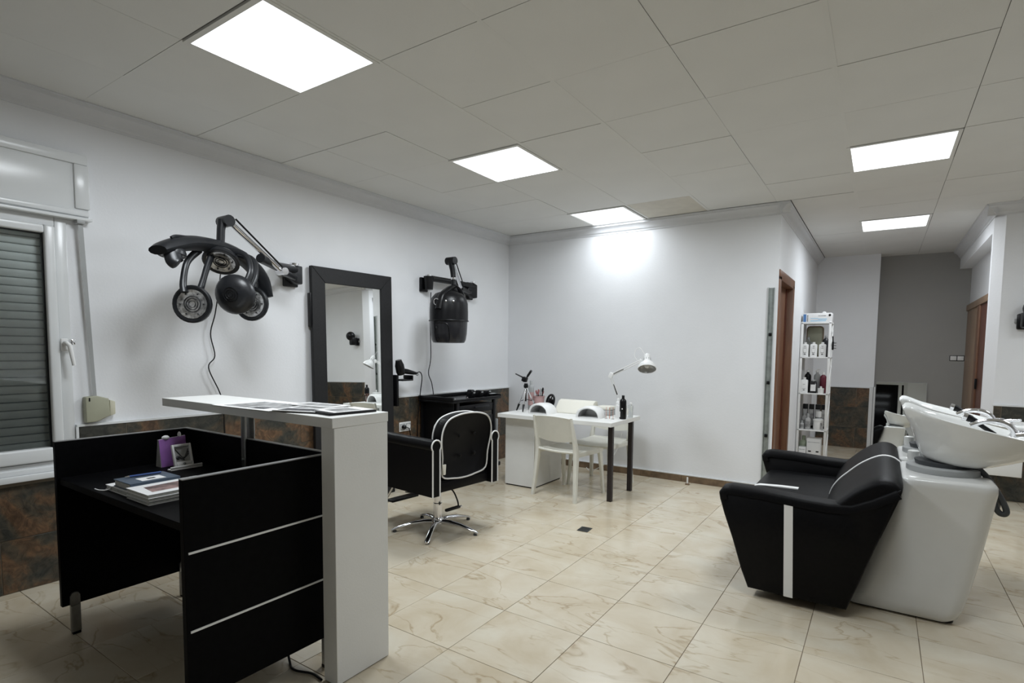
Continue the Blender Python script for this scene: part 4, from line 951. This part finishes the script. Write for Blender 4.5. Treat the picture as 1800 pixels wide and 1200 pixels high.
G().lathe([(.026,.01),(.030,0),(.032,-.03),(.045,-.045),(.066,-.065),(.080,-.095),(.082,-.115),(.079,-.115),(.076,-.095),(.062,-.07),(.03,-.045),(.005,-.04)], 26, mm, True).build('shade', LAMPW, t, ang=50)
G().lathe([(.078,-.114),(.074,-.096),(.058,-.070),(.02,-.050)], 26, mm, False).build('reflector', LAMPIN, t)
G().ball(tuple((mm @ V(0,0,-.075))), .026, 12, 8).build('bulb', PLASTW, t)
G().lathe([(.012,.045),(.026,.03),(.027,.01)], 18, mm).build('socket_cap', LAMPW, t)
g = G()
for k in range(9):
    a = 2*PI*k/9; g.tube([mm @ V(.0325*math.cos(a),.0325*math.sin(a),-.004), mm @ V(.0335*math.cos(a),.0335*math.sin(a),-.026)], .002, 4)
g.build('vent_slots', GREYPL, t)
G().tube(smoothpts([V(-1.80,4.86,1.30),V(-1.85,4.87,1.36),V(-1.89,4.87,1.35),V(-1.90,4.86,1.29),V(-1.87,4.85,1.25)]), .0025, 6).build('cord_loop', LAMPW, t)
# ---------------------------------------------------------------- shelf unit with its contents
t = thing('shelf_unit', 'narrow white open shelf unit beside the brown door, full of hair products', 'shelf', (-.66,7.55,0))
SX0, SX1, SY0, SY1_ = -.812,-.497,7.38,7.70
for sx in (SX0+.012, SX1-.014):
    for sy in (SY0+.013, SY1_-.013): G().cbox((sx,sy,.85),(.026,.026,1.70)).build('post', PLASTW, t, bevel=.003)
for zz in (.02,.415,.853,1.283,1.688): G().box(SX0,SX1,SY0,SY1_,zz-.012,zz+.002).build('shelf_board', PLASTW, t, bevel=.003)
for zz in (.22,.63,1.07,1.49): G().tube([(SX1-.005,SY0+.01,zz-.12),(SX1-.005,SY1_-.01,zz+.12)], .006, 6).build('side_brace', PLASTW, t)
def flatbox(name, label, cat, x0,x1,y0,y1,z0,z1,m,prints=(),group=None):
    t = thing(name, label, cat, ((x0+x1)/2,(y0+y1)/2,z0), group=group)
    G().box(x0,x1,y0,y1,z0,z1).build('carton', m, t, bevel=.002)
    G().box(x0+.004,x1-.004,y0+.004,y1-.004,z1,z1+.0012).build('lid', m, t, smooth=False)
    for (m2, a) in prints: G().box(a[0],a[1],y0-.0012,y0,a[2],a[3]).build('print', m2, t, smooth=False)
    return t
flatbox('glove_box', 'white and pale blue carton on top of the white shelf unit', 'box', -.80,-.50,7.40,7.60,1.692,1.80,PAPER,
        [(MIDBLUE,(-.795,-.765,1.70,1.79)),(LBLUE,(-.72,-.56,1.705,1.715)),(LBLUE,(-.64,-.55,1.725,1.735)),(LBLUE,(-.72,-.64,1.735,1.742)),(GREYPR,(-.64,-.56,1.765,1.772)),(GREYPR,(-.755,-.745,1.70,1.78))])
o_ = [o for o in COL.objects if o.get('label','').startswith('white and pale blue carton')][0]
G().lathe([(.013,0),(.013,.0015)], 16, Matrix.Translation((-.522,7.3985,1.775)) @ Matrix.Rotation(PI/2,4,'X')).build('round_mark', BLKPL, o_)
t = thing('cotton_bag', 'crumpled white bag behind the carton on top of the shelf unit', 'bag', (-.60,7.66,1.69))
G().ball((-.60,7.655,1.75),(.06,.04,.075),12,8).ball((-.56,7.65,1.77),(.03,.03,.05),10,7).build('bag_body', PLASTW, t)
G().ball((-.60,7.655,1.822),(.022,.02,.012),8,6).build('knot', PLASTW, t)
Z1 = 1.2855; Z2 = .8555; Z3 = .4175; Z4 = .0225; YY = 7.44
t = thing('storage_tray', 'olive plastic tray standing at the back of the upper shelf', 'tray', (-.70,7.66,Z1))
G().loft([[V(-.687+p.x, 7.66, 1.475+p.y) for p in [V(q.x,q.y,0) for q in rrect(0,0,.094,.185,.04,0,4)]], [V(-.687+p.x, 7.675, 1.475+p.y) for p in [V(q.x,q.y,0) for q in rrect(0,0,.094,.185,.04,0,4)]]]).build('tray_body', OLIVE, t, bevel=.004)
G().tube([V(-.687+q.x*.93, 7.655, 1.475+q.y*.96) for q in rrect(0,0,.094,.185,.04,0,4)], .006, 6, True).build('tray_rim', BRNTRIM, t)
for k, xx in enumerate((-.765,-.675,-.583)):
    bottle('shampoo_bottle', ['leftmost of three white square bottles at the front of the upper shelf','middle of three white square bottles at the front of the upper shelf','rightmost of three white square bottles at the front of the upper shelf'][k], xx, YY, Z1, .037, .175, PLASTW, PLASTW, .022, .42, 'white square bottles on the upper shelf', None, .82, sq=True)
    o_ = COL.objects[-1]
for o in [o for o in COL.objects if o.name.startswith('shampoo_bottle')]:
    x_, y_, z_ = o.location
    for (w2, za, zb, m2) in ((.010,.028,.036,BLKPL),(.016,.05,.053,GREYPR),(.011,.10,.104,GREYPR),(.004,.115,.125,GREYPR)):
        G().box(x_-w2,x_+w2,y_-.0275,y_-.0262,z_+za,z_+zb).build('print', m2, o, smooth=False, off=Vector(o.location))
    g = G().tube([V(x_+.02*math.cos(a), y_-.0268, z_+.09+.045*math.sin(a)) for a in [2*PI*k/16 for k in range(16)]], .0008, 4, True); g.build('print_ring', GREYPR, o, off=Vector(o.location))
bottle('round_bottle', 'translucent grey round bottle behind the left white square bottles', -.745,7.55,Z1,.05,.24,CLEARB,GREYPL,.03,.3,sh=.72)
bottle('tall_dark_bottle', 'dark grey bottle behind the rightmost white square bottle', -.56,7.55,Z1,.036,.255,DRYPL,GREYPL,.025,.4)
bottle('conditioner_bottle', 'white square bottle at the left front of the second shelf', -.757,YY,Z2,.040,.185,PLASTW,PLASTW,.022,.42,sq=True,lab=None)
o = [o for o in COL.objects if o.name == 'conditioner_bottle'][0]; x_, y_, z_ = o.location
for (w2, za, zb, m2) in ((.010,.03,.038,BLKPL),(.016,.05,.053,GREYPR),(.011,.10,.104,GREYPR)):
    G().box(x_-w2,x_+w2,y_-.0295,y_-.028,z_+za,z_+zb).build('print', m2, o, smooth=False, off=Vector(o.location))
bottle('pump_bottle', 'black bottle with a white pump at the left back of the second shelf', -.735,7.57,Z2,.036,.265,BLKPL,PLASTW,.02,pump=True)
bottle('pump_bottle', 'grey bottle with a white pump at the middle back of the second shelf', -.635,7.57,Z2,.036,.265,GREYPL,PLASTW,.02,pump=True)
bottle('serum_bottle', 'smoky square bottle with a white label in the middle of the second shelf', -.66,YY,Z2,.036,.16,SMOKE,GREYPL,.02,.6,lab=PAPER,sq=True,sh=.85)
bottle('burgundy_bottle', 'burgundy bottle at the right of the second shelf', -.565,7.50,Z2,.035,.25,BURG,PLASTW,.03,.45)
t = thing('cream_jar', 'small white jar in front of the burgundy bottle', 'jar', (-.578,7.415,Z2))
G().lathe([(.032,0),(.033,.05)], 18, Matrix.Translation((-.578,7.42,Z2))).build('jar', PLASTW, t); G().lathe([(.034,.05),(.034,.062),(.012,.064),(.012,.08),(.004,.085)], 18, Matrix.Translation((-.578,7.42,Z2))).build('lid', PLASTW, t)
for k in range(4):
    x0 = -.775+.067*k
    flatbox('colour_carton', ['leftmost','second from the left','third from the left','rightmost'][k]+' of four dark patterned cartons at the back of the third shelf', 'box', x0,x0+.055,7.58,7.63,Z3,Z3+.29,BLKPL,[(GREYPR,(x0+.004,x0+.051,Z3+.03,Z3+.23))],'dark cartons on the third shelf')
for k,(xx,yy,h) in enumerate(((-.762,7.435,.10),(-.745,7.50,.21),(-.70,7.44,.19))):
    bottle('product_bottle', ['short beige bottle at the left front of the third shelf','taller grey-beige bottle behind the short one on the third shelf','grey-beige bottle in the middle front of the third shelf'][k], xx,yy,Z3,(.024,.028,.03)[k],h,MATS['grey_card'],GREYPL,.04,.45,lab=GREYPR,sh=.68)
t = thing('product_tub', 'white round tub at the right front of the third shelf', 'tub', (-.585,7.46,Z3))
G().lathe([(.05,0),(.052,.004),(.052,.10),(.05,.105)], 22, Matrix.Translation((-.592,7.45,Z3))).build('tub', PLASTW, t); G().lathe([(.055,.105),(.055,.125),(.052,.128)], 22, Matrix.Translation((-.592,7.45,Z3))).build('lid', PLASTW, t)
G().box(-.565,-.545,7.396,7.398,Z3+.02,Z3+.09).build('label', GREYPR, t)
bottle('dome_bottle', 'grey bottle with a round dome cap behind the white tub', -.60,7.54,Z3,.045,.215,GREYPL,PLASTW,.07,.75,sh=.6)
bottle('green_bottle', 'pale green bottle at the left of the bottom shelf', -.745,7.55,Z4,.05,.30,GREENB,GREENB,.05,.4,sh=.75)
flatbox('product_carton', 'grey-white carton with dark spots at the right of the bottom shelf', 'box', -.70,-.55,7.41,7.56,Z4,.31,PLASTW,[(BLKPL,(-.68,-.65,.15,.165)),(BLKPL,(-.60,-.57,.15,.165)),(GREYPR,(-.69,-.56,.265,.27))])
flatbox('small_carton', 'low white carton at the left front of the bottom shelf', 'box', -.783,-.705,7.40,7.5,Z4,.20,PLASTW,[(GREYPR,(-.775,-.715,.17,.175))])
t = thing('hanging_hairbrush', 'black paddle brush hanging on the right side of the shelf unit', 'brush', (-.475,7.45,1.45))
G().obox((-.480,7.45,1.42),(.02,.05,.10)).build('brush_head', BLKPL, t, bevel=.006); G().tube([(-.48,7.45,1.47),(-.485,7.45,1.53)], .007, 8).build('handle', BLKPL, t)
for k in range(3): G().tube([(-.47,7.44,1.39+.03*k),(-.445,7.44,1.39+.03*k)], .004, 6).build('bristle', BLKPL, t)
# ---------------------------------------------------------------- backwash unit
t = thing('backwash_sofa', 'black leather two-seat backwash sofa with white stripes on its side', 'sofa', (-.25,3.88,0))
YN0, YN1, YF0, YF1 = 3.15, 3.27, 4.48, 4.60
SIDE_ = [(-.552,.045),(-.59,.14),(-.64,.30),(-.690,.46),(-.715,.555),(-.715,.585),(-.695,.612),(-.655,.622),(-.50,.618),(-.30,.603),(-.18,.600),(-.09,.606),(-.01,.632),(.06,.668),(.098,.686),(.108,.688),(.103,.665),(.07,.55),(.01,.36),(-.05,.165),(-.088,.045)]
def low(P): return [(x, z-.034*min(1, max(0, (z-.3)/.25))*min(1, max(0, (.09-x)/.2))) for x, z in P]
SIDE = low(SIDE_)
def insetpoly(P, d):
    cx, cz = -.3, .33; return [(cx+(x-cx)*(1-d/.38), cz+(z-cz)*(1-d/.32)) for x, z in P]
for (a, b, nm) in ((YN0, YN1, 1), (YF0, YF1, 2)):
    rings = []
    for yy, dd in ((a,.012),(a+.008,.003),(a+.02,0),(b-.02,0),(b-.008,.003),(b,.012)):
        rings.append([V(x, yy, z) for x, z in insetpoly(SIDE, dd)])
    o = G().loft(rings).build('side_panel', LEATHER, t, ang=50)
# padded arm caps
for a, b in ((YN0-.004, YN1+.012), (YF0-.012, YF1+.004)):
    P = [(-.712,.545),(-.719,.585),(-.697,.618),(-.655,.629),(-.50,.625),(-.30,.611),(-.18,.607),(-.09,.613),(-.01,.640),(.05,.668),(.088,.685)]; P = low(P)
    rings = []
    for i, (x, z) in enumerate(P):
        q = P[min(i+1,len(P)-1)]; p_ = P[max(i-1,0)]; tx_, tz_ = q[0]-p_[0], q[1]-p_[1]; l = math.hypot(tx_, tz_); nx, nz = -tz_/l, tx_/l
        c = V(x, (a+b)/2, z); hw = (b-a)/2
        rings.append([c+V(-nx*.028*0, 0, 0)+V(nx*h_, w_, nz*h_) for w_, h_ in ((-hw,-.045),(-hw,-.012),(-hw*.85,-.002),(-hw*.5,.003),(0,.005),(hw*.5,.003),(hw*.85,-.002),(hw,-.012),(hw,-.045))])
    G().loft(rings).build('arm_pad', LEATHER, t, ang=60)
G().prism([(-.357,.052),(-.330,.052),(-.350,.602),(-.392,.604)][:0] or [(-.372,.048),(-.328,.048),(-.347,.556),(-.389,.558)], 'y', YN0-.0035, YN0+.004).build('side_stripe', PIPING, t, bevel=.001, seg=1)
# seat
G().loft([rrect(-.33,3.875,.30,.605,.03,.33,3), rrect(-.34,3.875,.325,.605,.05,.36,3), rrect(-.345,3.875,.33,.605,.06,.43,3), rrect(-.34,3.875,.31,.60,.06,.458,3), rrect(-.34,3.875,.25,.56,.05,.466,3)]).build('seat', LEATHER, t, ang=60)
G().prism([(-.53,.06),(-.64,.34),(.0,.34),(-.10,.06)], 'y', YN1, YF0).build('seat_base', LEATHER, t)
def strip(P, y0, y1, name, up_=.003):
    rings = []
    for i, (x, z) in enumerate(P):
        q = P[min(i+1,len(P)-1)]; p_ = P[max(i-1,0)]; tx_, tz_ = q[0]-p_[0], q[1]-p_[1]; l = math.hypot(tx_, tz_); nx, nz = -tz_/l, tx_/l
        rings.append([V(x,y0,z), V(x+nx*up_,y0,z+nz*up_), V(x+nx*up_,y1,z+nz*up_), V(x,y1,z)])
    G().loft(rings).build(name, PIPING, t)
strip([(-.672,.36),(-.676,.42),(-.655,.45),(-.63,.459),(-.5,.466),(-.43,.467),(-.40,.467)], 3.855, 3.905, 'seat_stripe', .007)
# backrest
BP = [(-.23,.44),(-.215,.50),(-.18,.56),(-.135,.61),(-.08,.665),(-.02,.708),(.03,.730),(.075,.728),(.105,.712),(.118,.69),(.10,.62),(.04,.44)]
BPs = [(p.x,p.z) for p in smoothpts([V(a,0,b) for a,b in BP],3)]
rings = []
for yy, k in ((3.158,.86),(3.160,.90),(3.168,.94),(3.185,.97),(3.22,.99),(3.28,1.0),(3.5,1.005),(3.875,1.008),(4.25,1.005),(4.47,1.0),(4.53,.99),(4.565,.97),(4.582,.94),(4.59,.90),(4.592,.86)):
    rings.append([V(-.0+(x)*k if x < 0 else x*k, yy, .44+(z-.44)*k) for x, z in BPs])
G().loft(rings).build('backrest', LEATHER, t, ang=60)
strip([(x*1.008, .44+(z-.44)*1.008) for x, z in BPs[1:29]], 3.862, 3.892, 'back_stripe', .004)
# pedestals
def pedestal(yc, label, k):
    t = thing('basin_pedestal', label, 'pedestal', (.18,yc,0), group='white basin pedestals')
    S = [(.0,-.095,.345,.262,.05),(.02,-.088,.372,.272,.06),(.06,-.074,.390,.277,.07),(.13,-.054,.410,.272,.08),(.23,-.024,.432,.262,.09),(.34,.008,.454,.252,.09),(.44,.038,.470,.248,.09),(.53,.066,.481,.252,.08),(.61,.090,.488,.262,.07),(.66,.105,.492,.272,.06),(.688,.113,.490,.275,.055),(.700,.122,.482,.268,.05),(.705,.14,.465,.252,.05)]
    G().loft([rrect((a+b)/2, yc, (b-a)/2, hy, r, z+.012, 6) for z, a, b, hy, r in S]).build('shell', FIBRE, t, ang=60)
    G().loft([rrect(.14,yc,.22,.24,.05,0,4), rrect(.14,yc,.22,.24,.05,.014,4)]).build('plinth', BLKPL, t)
    m = Matrix.Translation((.295,yc,.72))
    G().lathe([(.155,-.004),(.158,.0),(.158,.026),(.150,.032),(.11,.032)], 32, m).build('swivel_ring', GREYPL, t, ang=40)
    G().lathe([(.118,.03),(.125,.055)], 24, m).build('gasket', RUBBER, t)
    G().lathe([(.022,0),(.028,.03),(.028,.07),(.018,.075)], 14, Matrix.Translation((.175,yc+.16,.72))).build('lever_knob', FIBRE, t)
    G().tube(smoothpts([(.40,yc-.05,.775),(.45,yc-.05,.74),(.505,yc-.05,.66),(.545,yc-.05,.575),(.545,yc-.05,.545),(.52,yc-.05,.55),(.497,yc-.05,.60),(.488,yc-.05,.66),(.475,yc-.05,.70)]), .014, 10).build('drain_hose', RUBBER, t)
    G().tube([(.478,yc+.02,.60),(.53,yc+.02,.60)], .05, 16).build('drain_trap', GREYPL, t)
pedestal(3.635, 'white curved pedestal under the nearer wash basin', 0)
pedestal(4.26, 'white curved pedestal under the farther wash basin', 1)
def basin(yc, label):
    t = thing('wash_basin', label, 'wash basin', (.38,yc,.74), group='white ceramic wash basins')
    N_ = 48
    def ring(cx, rx, ry, z0, slope, notch=0, nz=0, sq=1.0, lift=0):
        out = []
        for k in range(N_):
            a = 2*PI*k/N_; c, s = math.cos(a), math.sin(a)
            cs = math.copysign(abs(c)**sq, c); ss = math.copysign(abs(s)**sq, s)
            nt_ = math.exp(-((PI-a)/.34)**2); lb = math.exp(-((abs(PI-a)-.62)/.33)**2)
            x = cx+rx*cs+notch*nt_; y = ry*ss
            out.append(V(x, yc+y, z0+slope*(x-.40)-nz*nt_+lift*lb))
        return out
    sl = -.24
    rings = [ring(.335,.05,.05,.760,-.12), ring(.335,.12,.12,.764,-.12), ring(.345,.150,.150,.782,-.13), ring(.365,.195,.19,.825,-.2), ring(.385,.245,.215,.875,-.24,.02), ring(.392,.298,.235,.935,sl,.035,.01,.94), ring(.398,.322,.245,.966,sl,.05,.028,.92,.012), ring(.400,.328,.248,.974,sl,.05,.032,.92,.018),
             ring(.401,.324,.244,.979,sl,.05,.034,.92,.020), ring(.404,.308,.232,.977,sl,.05,.034,.92,.018), ring(.405,.285,.215,.962,sl,.05,.03,.92,.010), ring(.385,.225,.185,.91,-.18,.03), ring(.365,.15,.14,.852,-.1), ring(.36,.06,.06,.835,-.05)]
    G().loft(rings).build('bowl', CERAMIC, t, ang=60)
    G().lathe([(.025,.0),(.022,.006),(.01,.003)], 16, Matrix.Translation((.36,yc,.836))).build('drain', CHROME, t)
    # tap deck on right end
    G().loft([rrect(.665,yc,.075,.15,.05,.86,5), rrect(.655,yc,.095,.17,.06,.90,5), rrect(.65,yc,.095,.165,.06,.925,5), rrect(.65,yc,.08,.145,.05,.935,5)]).build('tap_deck', CERAMIC, t, ang=60)
    G().tube(smoothpts([(.565,yc+.0,.915),(.562,yc,.955),(.535,yc,.985),(.49,yc,.998),(.44,yc,.992),(.395,yc,.968)]), [.015]*15+[.013]*11, 12).build('tap_spout', CHROME, t)
    G().tube([(.57,yc-.03,.93),(.64,yc-.05,.945)], [.02,.024], 12).tube([(.60,yc-.04,.945),(.67,yc-.10,.965)], [.010,.007], 8).build('tap_lever', CHROME, t)
    G().tube([(.60,yc+.06,.93),(.60,yc+.06,.955)], .024, 14).build('tap_knob', CHROME, t)
    G().tube(smoothpts([(.50,yc+.06,.925),(.455,yc+.06,.958),(.41,yc+.06,.992),(.385,yc+.06,1.005)]), [.011]*9+[.016]*5+[.019]*5, 12).build('shower_head', BLKPL, t)
    G().tube([(.385,yc+.06,1.005),(.368,yc+.06,1.010)], [.02,.022], 12).build('spray_face', CHROME, t)
    return t
basin(3.635, 'nearer white ceramic wash basin with chrome tap, partly cut off by the right edge')
basin(4.26, 'farther white ceramic wash basin behind the nearer one')
world()
